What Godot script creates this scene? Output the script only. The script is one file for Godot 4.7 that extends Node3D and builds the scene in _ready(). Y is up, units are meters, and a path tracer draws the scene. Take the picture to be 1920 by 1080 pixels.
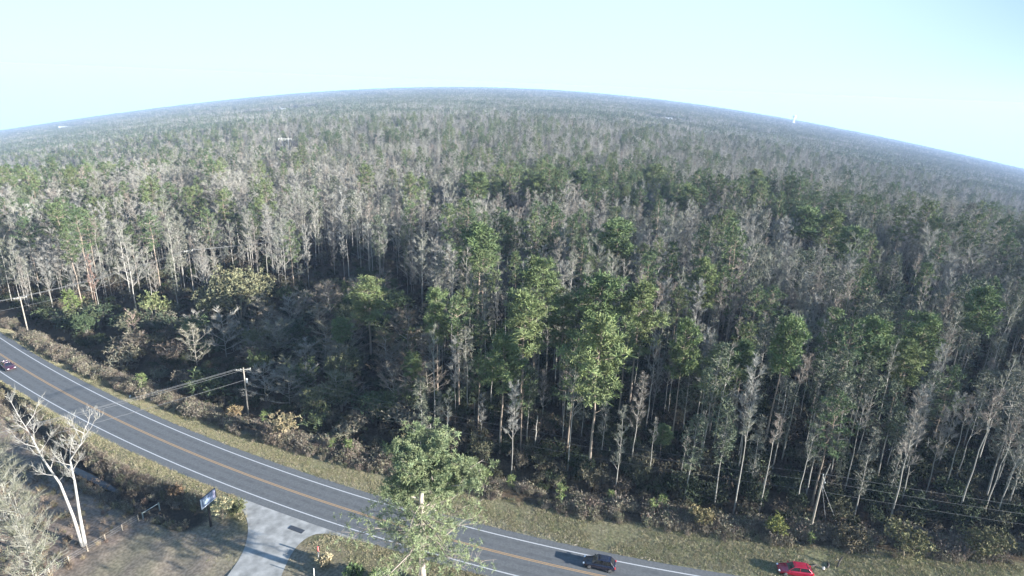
extends Node3D

# ---------------------------------------------------------------- helpers
var rng := RandomNumberGenerator.new()
var zone_noise := FastNoiseLite.new()
var fine_noise := FastNoiseLite.new()
var used := {}
var cam: Camera3D

class Geo:
	var v := PackedVector3Array()
	var n := PackedVector3Array()
	var c := PackedColorArray()
	func tri(a: Vector3, b: Vector3, d: Vector3, col: Color) -> void:
		var nn := (d - a).cross(b - a).normalized()
		v.append(a); v.append(b); v.append(d)
		n.append(nn); n.append(nn); n.append(nn)
		c.append(col); c.append(col); c.append(col)
	func quad(a: Vector3, b: Vector3, d: Vector3, e: Vector3, col: Color) -> void:
		tri(a, b, d, col); tri(a, d, e, col)
	func box(o: Vector3, s: Vector3, col: Color = Color.WHITE, t := Basis.IDENTITY) -> void:
		var h := s * 0.5
		var p: Array[Vector3] = []
		for i in 8:
			p.append(o + t * Vector3(h.x if i & 1 else -h.x, h.y if i & 2 else -h.y, h.z if i & 4 else -h.z))
		quad(p[0], p[2], p[3], p[1], col); quad(p[4], p[5], p[7], p[6], col)
		quad(p[0], p[1], p[5], p[4], col); quad(p[2], p[6], p[7], p[3], col)
		quad(p[0], p[4], p[6], p[2], col); quad(p[1], p[3], p[7], p[5], col)
	func tube(pts: Array, rad: Array, sides: int, col: Color, col2 := Color(-1, 0, 0)) -> void:
		if col2.r < 0.0: col2 = col
		var rings: Array = []
		for i in pts.size():
			var d: Vector3 = (pts[mini(i + 1, pts.size() - 1)] - pts[maxi(i - 1, 0)]).normalized()
			var u := d.cross(Vector3.RIGHT if absf(d.x) < 0.8 else Vector3.FORWARD).normalized()
			var w := d.cross(u)
			var ring := PackedVector3Array()
			for k in sides:
				var a := TAU * k / sides
				ring.append(u * cos(a) + w * sin(a))
			rings.append(ring)
		for i in pts.size() - 1:
			var ca := col.lerp(col2, float(i) / (pts.size() - 1)); var cb := col.lerp(col2, float(i + 1) / (pts.size() - 1))
			for k in sides:
				var k2 := (k + 1) % sides
				var n0: Vector3 = rings[i][k]; var n1: Vector3 = rings[i][k2]; var n2: Vector3 = rings[i + 1][k2]; var n3: Vector3 = rings[i + 1][k]
				var a: Vector3 = pts[i] + n0 * rad[i]; var b: Vector3 = pts[i] + n1 * rad[i]
				var d: Vector3 = pts[i + 1] + n2 * rad[i + 1]; var e: Vector3 = pts[i + 1] + n3 * rad[i + 1]
				v.append_array([a, d, b, a, e, d]); n.append_array([n0, n2, n1, n0, n3, n2]); c.append_array([ca, cb, ca, ca, cb, cb])
	func cap(o: Vector3, r: float, sides: int, up: Vector3, col: Color) -> void:
		var u := up.cross(Vector3.RIGHT if absf(up.x) < 0.8 else Vector3.FORWARD).normalized(); var w := up.cross(u)
		for k in sides:
			var a := TAU * k / sides; var b := TAU * (k + 1) / sides
			tri(o, o + (u * cos(a) + w * sin(a)) * r, o + (u * cos(b) + w * sin(b)) * r, col)
	func join(g: Geo, t := Transform3D.IDENTITY, tint := Color.WHITE) -> void:
		for i in g.v.size():
			v.append(t * g.v[i]); n.append((t.basis * g.n[i]).normalized()); c.append(g.c[i] * tint)
	func mesh(m: Material) -> ArrayMesh:
		var a := []; a.resize(Mesh.ARRAY_MAX)
		a[Mesh.ARRAY_VERTEX] = v; a[Mesh.ARRAY_NORMAL] = n; a[Mesh.ARRAY_COLOR] = c
		var am := ArrayMesh.new()
		am.add_surface_from_arrays(Mesh.PRIMITIVE_TRIANGLES, a)
		am.surface_set_material(0, m)
		return am

func numbered(s: String) -> String:
	var k: int = used.get(s, 0)
	used[s] = k + 1
	return s if k == 0 else "%s_%03d" % [s, k]

func tag(o: Node3D, label: String, category := "", group := "", kind := "") -> Node3D:
	if label: o.set_meta("label", label)
	if category: o.set_meta("category", category)
	if group: o.set_meta("group", group)
	if kind: o.set_meta("kind", kind)
	return o

func thing(called: String, label: String, category: String, at: Vector3, turn := 0.0, group := "") -> Node3D:
	var o := Node3D.new()
	o.name = numbered(called)
	add_child(o)
	o.position = at
	o.rotation.y = turn
	tag(o, label, category, group)
	return o

func part(called: String, m: Mesh, parent: Node3D) -> MeshInstance3D:
	var o := MeshInstance3D.new()
	o.name = called
	o.mesh = m
	parent.add_child(o, true)
	return o

func top(called: String, m: Mesh) -> MeshInstance3D:
	var o := MeshInstance3D.new()
	o.name = numbered(called)
	o.mesh = m
	add_child(o)
	return o

func rnd(a: float, b: float) -> float:
	return rng.randf_range(a, b)

func lin(r: float, g: float, b: float) -> Color:
	return Color(r, g, b)

func vary(col: Color, amount: float) -> Color:
	var k := 1.0 + rnd(-amount, amount)
	return Color(col.r * k * (1.0 + rnd(-0.06, 0.06)), col.g * k, col.b * k * (1.0 + rnd(-0.06, 0.06)))

func vmat(rough := 0.9, spec := 0.3) -> StandardMaterial3D:
	var m := StandardMaterial3D.new()
	m.vertex_color_use_as_albedo = true
	m.roughness = rough
	m.metallic_specular = spec
	m.cull_mode = BaseMaterial3D.CULL_DISABLED
	return m

func flat(col: Color, rough := 0.6, metal := 0.0) -> StandardMaterial3D:
	var m := StandardMaterial3D.new()
	m.albedo_color = col.linear_to_srgb()
	m.roughness = rough
	m.metallic = metal
	m.cull_mode = BaseMaterial3D.CULL_DISABLED
	return m

func noise_tex(freq: float, lo: Color, hi: Color, seed_: int, octaves := 5) -> NoiseTexture2D:
	var f := FastNoiseLite.new()
	f.noise_type = FastNoiseLite.TYPE_SIMPLEX_SMOOTH
	f.frequency = freq; f.seed = seed_; f.fractal_octaves = octaves
	var g := Gradient.new()
	g.set_color(0, lo); g.set_color(1, hi)
	var t := NoiseTexture2D.new()
	t.width = 512; t.height = 512; t.seamless = true
	t.noise = f; t.color_ramp = g
	return t

# ---------------------------------------------------------------- the lie of the land
# centre line of the road: z as a function of x
func road_z(x: float) -> float:
	if x < -125.0: return road_z(-125.0) + (x + 125.0) * 0.671
	if x > 60.0: return road_z(60.0) + (x - 60.0) * 0.0405
	return -70.786 + x * (0.284529 + x * (-0.00187613 - x * 1.759e-6))

func road_slope(x: float) -> float:
	return (road_z(x + 0.5) - road_z(x - 0.5))

# signed distance from the centre line, positive on the forest side
func off_road(x: float, z: float) -> float:
	return (road_z(x) - z) / sqrt(1.0 + pow(road_slope(x), 2.0))

func scrub_off(x: float) -> float:
	return clampf(7.0 + (x + 75.0) / 75.0 * 3.6, 5.6, 12.2) + fine_noise.get_noise_2d(x * 6.0, 7.0) * 0.9

func seg_dist(p: Vector2, a: Vector2, b: Vector2) -> float:
	return p.distance_to(Geometry2D.get_closest_point_to_segment(p, a, b))

var ditch := [Vector2(-112, -116), Vector2(-88, -98.5), Vector2(-72.5, -87), Vector2(-60, -80.5), Vector2(-47, -75.6)]
func ditch_dist(x: float, z: float) -> float:
	var d := 1e9
	for i in ditch.size() - 1: d = minf(d, seg_dist(Vector2(x, z), ditch[i], ditch[i + 1]))
	return d

func land(x: float, z: float) -> float:
	var r := sqrt(x * x + z * z)
	var t := smoothstep(160.0, 700.0, r)
	var y := -0.18 * x * x / sqrt(x * x + z * z + 22500.0) * t
	if r < 200.0:
		var o := off_road(x, z)
		if o < -5.5 and x < -44.0 and x > -125.0:
			y -= 1.0 * (1.0 - smoothstep(0.6, 3.6, ditch_dist(x, z)))
		var s := scrub_off(x)
		if o > s: y -= 0.9 * smoothstep(s + 3.0, s + 5.5, o) * (1.0 - smoothstep(s + 7.0, s + 10.0, o))
		if o > 12.0 or o < -14.0: y += fine_noise.get_noise_2d(x, z) * 0.25
	return y

var clearing := PackedVector2Array([Vector2(-135, -150), Vector2(-118, -150.5), Vector2(-96, -150), Vector2(-84, -157), Vector2(-70, -170), Vector2(-50, -192), Vector2(-34, -178), Vector2(-27, -168), Vector2(-18, -140), Vector2(-17, -118), Vector2(-14, -98), Vector2(-40, -88), Vector2(-140, -140)])
var corridor_a := Vector2(-150, -112)
var corridor_b := Vector2(60, -325)

func wooded(x: float, z: float) -> bool:
	var o := off_road(x, z)
	var s := scrub_off(x)
	if o < s + 7.0 + fine_noise.get_noise_2d(x * 2.0, z * 2.0) * 2.0: return false
	if x < -10.0 and Geometry2D.is_point_in_polygon(Vector2(x, z), clearing): return false
	var w := 7.0 if z > -235.0 else 3.5
	if seg_dist(Vector2(x, z), corridor_a, corridor_b) < w: return false
	if z < -480.0 and seg_dist(Vector2(x, z), Vector2(-225, -606), Vector2(-172, -460)) < 12.0: return false
	return true

func in_view(x: float, z: float, side := 0.0) -> bool:
	var p := cam.transform.affine_inverse() * Vector3(x, land(x, z) + 10.0, z)
	var d := -p.z
	if d < 20.0: return false
	return p.x < 0.845 * d * 1.04 + 12.0 + side and p.x > -0.845 * d * 1.04 - 12.0 and p.y > -0.475 * d - 25.0

# ---------------------------------------------------------------- trees: each builder fills a trunk and a crown
func tuft(g: Geo, o: Vector3, r: float, count: int, width: float, col: Color, up := 0.35) -> void:
	for i in count:
		var d := Vector3(rnd(-1, 1), rnd(-1, 1) + up, rnd(-1, 1)).normalized()
		var s := d.cross(Vector3(rnd(-1, 1), rnd(-1, 1), rnd(-1, 1))).normalized() * width
		var a := o + d * r * rnd(0.0, 0.3)
		var e := o + d * r * rnd(0.75, 1.1)
		g.tri(a - s * 0.5, e, a + s * 0.5, vary(col, 0.3))
		if i % 2 == 0: g.tri(e + s * 0.6, e - s * 0.6, e - d * r * 0.5, vary(col, 0.3))

func stem(g: Geo, h: float, r0: float, r1: float, lean: float, col: Color, col2: Color, sides := 6) -> Array:
	var pts: Array = []; var rad: Array = []
	var a := rnd(0, TAU); var off := Vector3.ZERO
	for i in 8:
		var t := i / 7.0
		off = Vector3(cos(a), 0, sin(a)) * lean * t * t * h + Vector3(rnd(-1, 1), 0, rnd(-1, 1)) * 0.012 * h * t
		pts.append(Vector3(0, h * t - (0.4 if i == 0 else 0.0), 0) + off); rad.append(lerpf(r0, r1, pow(t, 0.8)))
	g.tube(pts, rad, sides, col, col2)
	return pts

func along(pts: Array, t: float) -> Vector3:
	var k := clampf(t, 0, 0.999) * (pts.size() - 1)
	return pts[int(k)].lerp(pts[int(k) + 1], k - int(k))

func pine(h: float, crown_from: float, spread: float, limbs: int, col: Color, bark: Color, dense := 1.0, puff := 1.0) -> Array:
	var tr := Geo.new(); var cr := Geo.new()
	var pts := stem(tr, h, 0.008 * h + 0.03, 0.04, rnd(0.0, 0.03), bark, bark * 0.95)
	for i in 3 + rng.randi() % 4:      # dead stubs below the crown
		var o := along(pts, rnd(0.3, crown_from)); var a := rnd(0, TAU); var l := rnd(0.6, 2.2)
		tr.tube([o, o + Vector3(cos(a), rnd(-0.2, 0.4), sin(a)) * l], [0.035, 0.012], 3, bark)
	for i in limbs:
		var f := (i + rnd(0, 1)) / limbs
		var t := lerpf(crown_from, 0.99, f)
		var o := along(pts, t)
		var l := spread * (0.35 + 0.75 * sin(PI * pow(clampf(f * 0.86 + 0.1, 0, 1), 0.85))) * rnd(0.55, 1.1)
		if f > 0.88: l *= 0.7
		var a := i * 2.4 + rnd(-0.5, 0.5)
		var rise := lerpf(-0.1, 0.85, f) + rnd(-0.15, 0.2)
		var d := Vector3(cos(a), rise, sin(a)).normalized()
		var mid := o + d * l * 0.55 + Vector3(0, rnd(-0.2, 0.1), 0)
		var e := mid + (d + Vector3(rnd(-0.4, 0.4), rnd(0.0, 0.45), rnd(-0.4, 0.4))).normalized() * l * 0.5
		tr.tube([o, mid, e], [0.03 + 0.012 * l, 0.025 + 0.005 * l, 0.012], 3, bark * 0.9)
		var shade := rnd(0.8, 1.2)
		for k in int((2 + l * 1.25) * dense):
			var s := rnd(0.35, 1.05)
			var q := (o.lerp(mid, s * 2.0) if s < 0.5 else mid.lerp(e, s * 2.0 - 1.0)) + Vector3(rnd(-1, 1), rnd(-0.2, 0.6), rnd(-1, 1)) * (0.16 * l + 0.1)
			tuft(cr, q, rnd(0.5, 0.9) * puff, int(15 * puff * puff), 0.12, vary(col * shade, 0.12))
	tuft(cr, along(pts, 0.985), 0.8, 14, 0.18, col)
	return [tr, cr]

func bare(h: float, limbs_from: float, spread: float, limbs: int, twigs: int, bark: Color, twig: Color, upright := 1.0, twig_w := 0.05) -> Array:
	var tr := Geo.new(); var cr := Geo.new()
	var pts := stem(tr, h, 0.006 * h + 0.02, 0.02, rnd(0.0, 0.05), bark * 0.85, bark)
	for i in limbs:
		var f := (i + rnd(0, 1)) / limbs
		var o := along(pts, lerpf(limbs_from, 0.97, f))
		var l := spread * lerpf(1.15, 0.45, f) * rnd(0.6, 1.2)
		var a := i * 2.4 + rnd(-0.7, 0.7)
		var d := Vector3(cos(a), upright * rnd(0.6, 1.5), sin(a)).normalized()
		var mid := o + d * l * 0.5
		var e := mid + (d + Vector3(rnd(-0.3, 0.3), 0.45 * upright, rnd(-0.3, 0.3))).normalized() * l * 0.6
		tr.tube([o, mid, e], [0.03 + 0.01 * l, 0.02 + 0.006 * l, 0.012], 3, bark)
		for k in 5:
			var s := rnd(0.3, 1.0)
			var q := o.lerp(mid, s * 2.0) if s < 0.5 else mid.lerp(e, s * 2.0 - 1.0)
			var d2 := (d + Vector3(rnd(-1, 1), rnd(-0.2, 0.8), rnd(-1, 1)) * 0.9).normalized()
			var l2 := l * rnd(0.25, 0.5)
			var e2 := q + d2 * l2
			tr.tube([q, e2], [0.022, 0.008], 3, bark)
			for j in twigs:
				var q3 := q.lerp(e2, rnd(0.1, 1.0))
				var d3 := (d2 + Vector3(rnd(-1, 1), rnd(-0.35, 0.9), rnd(-1, 1))).normalized()
				var w := d3.cross(Vector3(rnd(-1, 1), rnd(-1, 1), rnd(-1, 1))).normalized() * twig_w
				cr.tri(q3 - w * 0.5, q3 + d3 * rnd(0.5, 1.3) * (0.5 + 0.12 * spread), q3 + w * 0.5, vary(twig, 0.25))
	return [tr, cr]

func column_tree(h: float, from: float, width: float, col: Color, bark: Color, clumps: int) -> Array:
	var tr := Geo.new(); var cr := Geo.new()
	var pts := stem(tr, h, 0.007 * h + 0.02, 0.025, rnd(0.0, 0.05), bark, bark)
	for i in clumps:
		var f := pow(rnd(0, 1), 0.9)
		var o := along(pts, lerpf(from, 1.0, f))
		var a := rnd(0, TAU)
		var l := width * (0.25 + sin(PI * (0.12 + 0.8 * f))) * sqrt(rnd(0.05, 1.0))
		var e := o + Vector3(cos(a) * l, rnd(-0.1, 0.9) * l, sin(a) * l)
		if i % 3 == 0: tr.tube([o, e], [0.03, 0.01], 3, bark)
		tuft(cr, e, rnd(0.4, 0.85), 10, 0.12, vary(col, 0.28))
	return [tr, cr]

func leafy(h: float, width: float, stems: int, clumps: int, col: Color, bark: Color, leaf := 0.2, hollow := 0.45, reach := 0.6) -> Array:
	var tr := Geo.new(); var cr := Geo.new()
	var lobes: Array = []
	for i in maxi(4, stems * 2):
		var a := i * 2.4 + rnd(-0.4, 0.4)
		lobes.append([Vector3(cos(a) * width * rnd(0.25, 0.62), h * rnd(0.45, 0.85), sin(a) * width * rnd(0.25, 0.62)), h * rnd(0.16, 0.3) + width * 0.12])
	for i in stems:
		var e: Vector3 = lobes[i * 2 % lobes.size()][0]
		var mid := Vector3(e.x * 0.35 + rnd(-0.2, 0.2), e.y * 0.55, e.z * 0.35 + rnd(-0.2, 0.2))
		tr.tube([Vector3(e.x * 0.06, -0.3, e.z * 0.06), mid, e], [0.016 * h + 0.03, 0.010 * h + 0.02, 0.02], 5, bark)
		for k in 3:
			var q := mid.lerp(e, rnd(0.2, 0.9)); var l2: Array = lobes[rng.randi() % lobes.size()]
			tr.tube([q, q.lerp(l2[0], 0.7)], [0.008 * h + 0.01, 0.01], 3, bark)
	for i in clumps:
		var l: Array = lobes[rng.randi() % lobes.size()]
		var d := Vector3(rnd(-1, 1), rnd(-0.6, 1), rnd(-1, 1)).normalized()
		var q: Vector3 = l[0] + d * l[1] * lerpf(hollow, 1.05, rnd(0, 1)) * Vector3(1.1, 0.9, 1.1)
		tuft(cr, q, reach * rnd(0.6, 1.1), 8, leaf, vary(col, 0.22))
	return [tr, cr]

func snag(h: float, bark: Color) -> Array:
	var tr := Geo.new(); var cr := Geo.new()
	var pts := stem(tr, h, 0.012 * h + 0.06, 0.07, rnd(0.0, 0.12), bark * 0.9, bark)
	for i in 4 + rng.randi() % 6:
		var o := along(pts, rnd(0.4, 0.98)); var a := rnd(0, TAU)
		var e := o + Vector3(cos(a), rnd(0.1, 1.0), sin(a)) * rnd(0.4, 1.6)
		cr.tube([o, e], [0.04, 0.012], 3, bark)
	return [tr, cr]

var leaf_mat: StandardMaterial3D
var bark_mat: StandardMaterial3D

# a made pair of meshes, with the two joined for the woods that are one mass
func made(pair: Array, h: float) -> Dictionary:
	var whole := Geo.new()
	whole.join(pair[0]); whole.join(pair[1])
	return {"trunk": pair[0].mesh(bark_mat), "crown": pair[1].mesh(leaf_mat), "whole": whole.mesh(leaf_mat), "h": h}

func plant(called: String, label: String, category: String, k: Dictionary, x: float, z: float, h: float, turn: float, group := "", wide := 1.0, crown_name := "crown", trunk_name := "trunk") -> Node3D:
	var t := thing(called, label, category, Vector3(x, land(x, z), z), turn, group)
	var s: float = h / k.h
	for nm in [trunk_name, crown_name]:
		var o := part(nm, k.trunk if nm == trunk_name else k.crown, t)
		o.scale = Vector3(s * wide, s, s * wide)
	return t

func mass(called: String, label: String, list: Array, kinds: Array, part_name: String) -> void:
	# list of [kind index, x, z, scale, turn, tint]
	var root := Node3D.new()
	root.name = numbered(called)
	add_child(root)
	tag(root, label, "", "", "stuff")
	for k in kinds.size():
		var mine := list.filter(func(a): return a[0] == k)
		if mine.is_empty(): continue
		var mm := MultiMesh.new()
		mm.transform_format = MultiMesh.TRANSFORM_3D
		mm.use_colors = true
		mm.mesh = kinds[k]
		mm.instance_count = mine.size()
		for i in mine.size():
			var a: Array = mine[i]
			var b := Basis(Vector3.UP, a[4]).scaled(Vector3.ONE * a[3]) if a.size() < 7 else Basis(Vector3.UP, a[4]).scaled(Vector3(a[6], a[3], a[6]))
			mm.set_instance_transform(i, Transform3D(b, Vector3(a[1], land(a[1], a[2]), a[2])))
			mm.set_instance_color(i, a[5])
		var o := MultiMeshInstance3D.new()
		o.name = part_name
		o.multimesh = mm
		root.add_child(o, true)
		tag(o, "", "", "", "stuff")

func ground_color(x: float, z: float) -> Color:
	var r := sqrt(x * x + z * z)
	var n := fine_noise.get_noise_2d(x * 1.7, z * 1.7); var n2 := zone_noise.get_noise_2d(x * 9.0, z * 9.0)
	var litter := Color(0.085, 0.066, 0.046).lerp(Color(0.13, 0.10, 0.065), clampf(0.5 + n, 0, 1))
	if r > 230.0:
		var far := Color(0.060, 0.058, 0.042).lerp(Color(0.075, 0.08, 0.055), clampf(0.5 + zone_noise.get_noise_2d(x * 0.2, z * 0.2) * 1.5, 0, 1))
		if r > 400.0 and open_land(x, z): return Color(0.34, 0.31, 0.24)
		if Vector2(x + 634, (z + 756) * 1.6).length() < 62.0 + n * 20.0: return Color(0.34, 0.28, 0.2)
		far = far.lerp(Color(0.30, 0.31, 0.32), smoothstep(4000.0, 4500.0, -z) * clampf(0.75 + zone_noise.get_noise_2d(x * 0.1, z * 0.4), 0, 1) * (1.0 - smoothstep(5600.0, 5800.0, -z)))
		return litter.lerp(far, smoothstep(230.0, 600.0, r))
	var o := off_road(x, z)
	var s := scrub_off(x)
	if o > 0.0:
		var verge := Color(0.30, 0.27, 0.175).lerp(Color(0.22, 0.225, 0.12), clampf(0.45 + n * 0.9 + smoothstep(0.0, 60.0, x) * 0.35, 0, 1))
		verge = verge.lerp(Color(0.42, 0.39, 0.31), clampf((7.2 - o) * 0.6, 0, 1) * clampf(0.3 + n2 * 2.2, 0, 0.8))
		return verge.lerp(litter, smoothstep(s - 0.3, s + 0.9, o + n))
	var low := Color(0.25, 0.215, 0.14).lerp(Color(0.19, 0.18, 0.10), clampf(0.5 + n, 0, 1))
	var lawn := Color(0.30, 0.25, 0.195).lerp(Color(0.25, 0.225, 0.16), clampf(0.5 + n * 1.3, 0, 1))
	var yard := Color(0.25, 0.205, 0.16).lerp(Color(0.30, 0.235, 0.185), clampf(0.5 + n * 1.6, 0, 1))
	var c := low.lerp(lawn, smoothstep(-9.0, -11.5, o + n))
	var left_side := smoothstep(-0.8, 0.8, (Vector2(x, z) - Vector2(-53.5, -72)).dot(Vector2(-0.92, -0.39)) + n)   # beyond the fence by the pale tree
	c = c.lerp(yard, left_side * smoothstep(-8.0, -10.0, o))
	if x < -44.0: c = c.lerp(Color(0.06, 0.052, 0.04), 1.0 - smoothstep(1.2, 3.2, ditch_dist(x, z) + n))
	return c

func axis(lo: float, hi: float, step: float, far_lo: float, far_hi: float) -> PackedFloat32Array:
	var a: Array[float] = []
	var v := lo
	while v <= hi: a.append(v); v += step
	var s := step; v = lo
	while v > far_lo: s *= 1.13; v -= s; a.push_front(v)
	s = step; v = hi
	while v < far_hi: s *= 1.13; v += s; a.append(v)
	return PackedFloat32Array(a)

func build_ground() -> void:
	var xs := axis(-150.0, 100.0, 1.25, -6000.0, 6000.0)
	var zs := axis(-180.0, -40.0, 1.25, -6200.0, 900.0)
	var v := PackedVector3Array(); var c := PackedColorArray(); var n := PackedVector3Array(); var ix := PackedInt32Array()
	for z in zs:
		for x in xs:
			var y := land(x, z)
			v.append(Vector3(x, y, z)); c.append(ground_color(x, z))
			n.append(Vector3(y - land(x + 1.0, z), 1.0, y - land(x, z + 1.0)).normalized())
	var w := xs.size()
	for j in zs.size() - 1:
		for i in w - 1:
			var k := j * w + i
			ix.append_array([k, k + 1, k + w + 1, k, k + w + 1, k + w])
	var a := []; a.resize(Mesh.ARRAY_MAX)
	a[Mesh.ARRAY_VERTEX] = v; a[Mesh.ARRAY_NORMAL] = n; a[Mesh.ARRAY_COLOR] = c; a[Mesh.ARRAY_INDEX] = ix
	var am := ArrayMesh.new(); am.add_surface_from_arrays(Mesh.PRIMITIVE_TRIANGLES, a)
	var m := vmat(0.95, 0.2)
	m.albedo_texture = noise_tex(0.03, Color(0.62, 0.62, 0.62), Color(1, 1, 1), 5, 6)
	m.uv1_triplanar = true; m.uv1_world_triplanar = true; m.uv1_scale = Vector3.ONE / 9.0
	am.surface_set_material(0, m)
	tag(top("ground", am), "broad wooded ground falling gently away to both sides", "", "", "structure")

func strip(lo: float, hi: float, y: float, x0: float, x1: float, col: Color, lift_edge := 0.0) -> Geo:
	var g := Geo.new()
	var x := x0; var prev: Array = []
	while x <= x1:
		var s := road_slope(x); var nn := Vector2(s, -1.0).normalized()     # towards the forest
		var z := road_z(x)
		var row: Array = []
		for k in 5:
			var o := lerpf(lo, hi, k / 4.0)
			var px := x + nn.x * o; var pz := z + nn.y * o
			row.append(Vector3(px, (land(px, pz) if absf(px) + absf(pz) > 230.0 else 0.0) + y, pz))
		if lift_edge > 0.0:
			row.push_front(row[0] + Vector3(-nn.x, -lift_edge / 0.25, -nn.y) * 0.25)
			row.push_back(row[-1] + Vector3(nn.x, -lift_edge / 0.25, nn.y) * 0.25)
		if prev:
			for k in row.size() - 1: g.quad(prev[k], prev[k + 1], row[k + 1], row[k], col)
		prev = row
		x += 1.5
	return g

func poly(pts: PackedVector2Array, y: float, col: Color) -> Geo:
	var g := Geo.new()
	var t := Geometry2D.triangulate_polygon(pts)
	for i in range(0, t.size(), 3):
		var a := pts[t[i]]; var b := pts[t[i + 1]]; var d := pts[t[i + 2]]
		if (b - a).cross(d - a) < 0.0:
			var q := b; b = d; d = q
		g.tri(Vector3(a.x, y, a.y), Vector3(b.x, y, b.y), Vector3(d.x, y, d.y), col)
	return g

func rounded(pts: PackedVector2Array) -> PackedVector2Array:
	var p := pts
	for k in 2:
		var q := PackedVector2Array()
		for i in p.size():
			var a := p[i]; var b := p[(i + 1) % p.size()]
			q.append(a.lerp(b, 0.25)); q.append(a.lerp(b, 0.75))
		p = q
	return p

func textured(col_lo: Color, col_hi: Color, freq: float, metres: float, rough: float, seed_: int) -> StandardMaterial3D:
	var m := StandardMaterial3D.new()
	m.albedo_texture = noise_tex(freq, col_lo.linear_to_srgb(), col_hi.linear_to_srgb(), seed_)
	m.uv1_triplanar = true; m.uv1_world_triplanar = true; m.uv1_scale = Vector3.ONE / metres
	m.roughness = rough; m.metallic_specular = 0.3
	m.cull_mode = BaseMaterial3D.CULL_DISABLED
	return m

# ---------------------------------------------------------------- poles and wires
func utility_pole(x: float, z: float, h: float, turn: float, label: String, lean := 0.0, arms := 1, arm_w := 2.4) -> Array:
	var t := thing("utility_pole", label, "utility pole", Vector3(x, land(x, z), z), turn, "wooden utility poles")
	t.rotation.z = lean
	var wood := Color(0.30, 0.27, 0.23)
	var g := Geo.new(); g.tube([Vector3(0, -0.5, 0), Vector3(0, h, 0)], [0.17, 0.12], 10, wood * 0.9, wood); g.cap(Vector3(0, h, 0), 0.12, 10, Vector3.UP, wood)
	part("post", g.mesh(bark_mat), t)
	var ends: Array = []
	for k in arms:
		var y := h - 0.35 - k * 0.9
		g = Geo.new(); g.box(Vector3(0, y, 0.17), Vector3(arm_w, 0.13, 0.10), Color(0.27, 0.26, 0.23))
		part("crossarm", g.mesh(bark_mat), t)
		for s in [-1, 1]:
			g = Geo.new(); g.tube([Vector3(s * 0.1, y - 0.55, 0.13), Vector3(s * arm_w * 0.33, y - 0.07, 0.16)], [0.02, 0.02], 4, Color(0.35, 0.35, 0.35))
			part("brace", g.mesh(bark_mat), t)
	var gm := flat(Color(0.55, 0.58, 0.58), 0.3)
	for s in [-0.46, -0.16, 0.46]:
		g = Geo.new(); g.tube([Vector3(s * arm_w, h - 0.3, 0.17), Vector3(s * arm_w, h - 0.16, 0.17), Vector3(s * arm_w, h - 0.08, 0.17)], [0.05, 0.075, 0.03], 8, Color.WHITE)
		part("insulator", g.mesh(gm), t)
		ends.append(t.transform * Vector3(s * arm_w, h - 0.08, 0.17))
	ends.append(t.transform * Vector3(0.14, h - 2.6, 0.1))
	return ends

func transformer(t: Node3D, y: float) -> void:
	var g := Geo.new()
	g.tube([Vector3(0.36, y - 0.45, 0), Vector3(0.36, y + 0.4, 0), Vector3(0.36, y + 0.46, 0)], [0.22, 0.22, 0.1], 12, Color.WHITE); g.cap(Vector3(0.36, y + 0.46, 0), 0.1, 12, Vector3.UP, Color.WHITE)
	part("transformer", g.mesh(flat(Color(0.45, 0.47, 0.48), 0.45)), t)

func wires(label: String, from: Array, to: Array, sag: float, thick := 0.016) -> void:
	var at: Vector3 = from[0]
	var t := thing("power_lines", label, "power lines", Vector3(at.x, 0, at.z), 0.0, "overhead wires between the poles")
	var m := flat(Color(0.14, 0.145, 0.15), 0.6, 0.1)
	for i in from.size():
		var g := Geo.new(); var pts: Array = []; var rad: Array = []
		for k in 25:
			var s := k / 24.0
			pts.append(from[i].lerp(to[i], s) - Vector3(at.x, 4.0 * sag * s * (1.0 - s), at.z)); rad.append(thick)
		g.tube(pts, rad, 4, Color.WHITE)
		part("wire", g.mesh(m), t)

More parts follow.
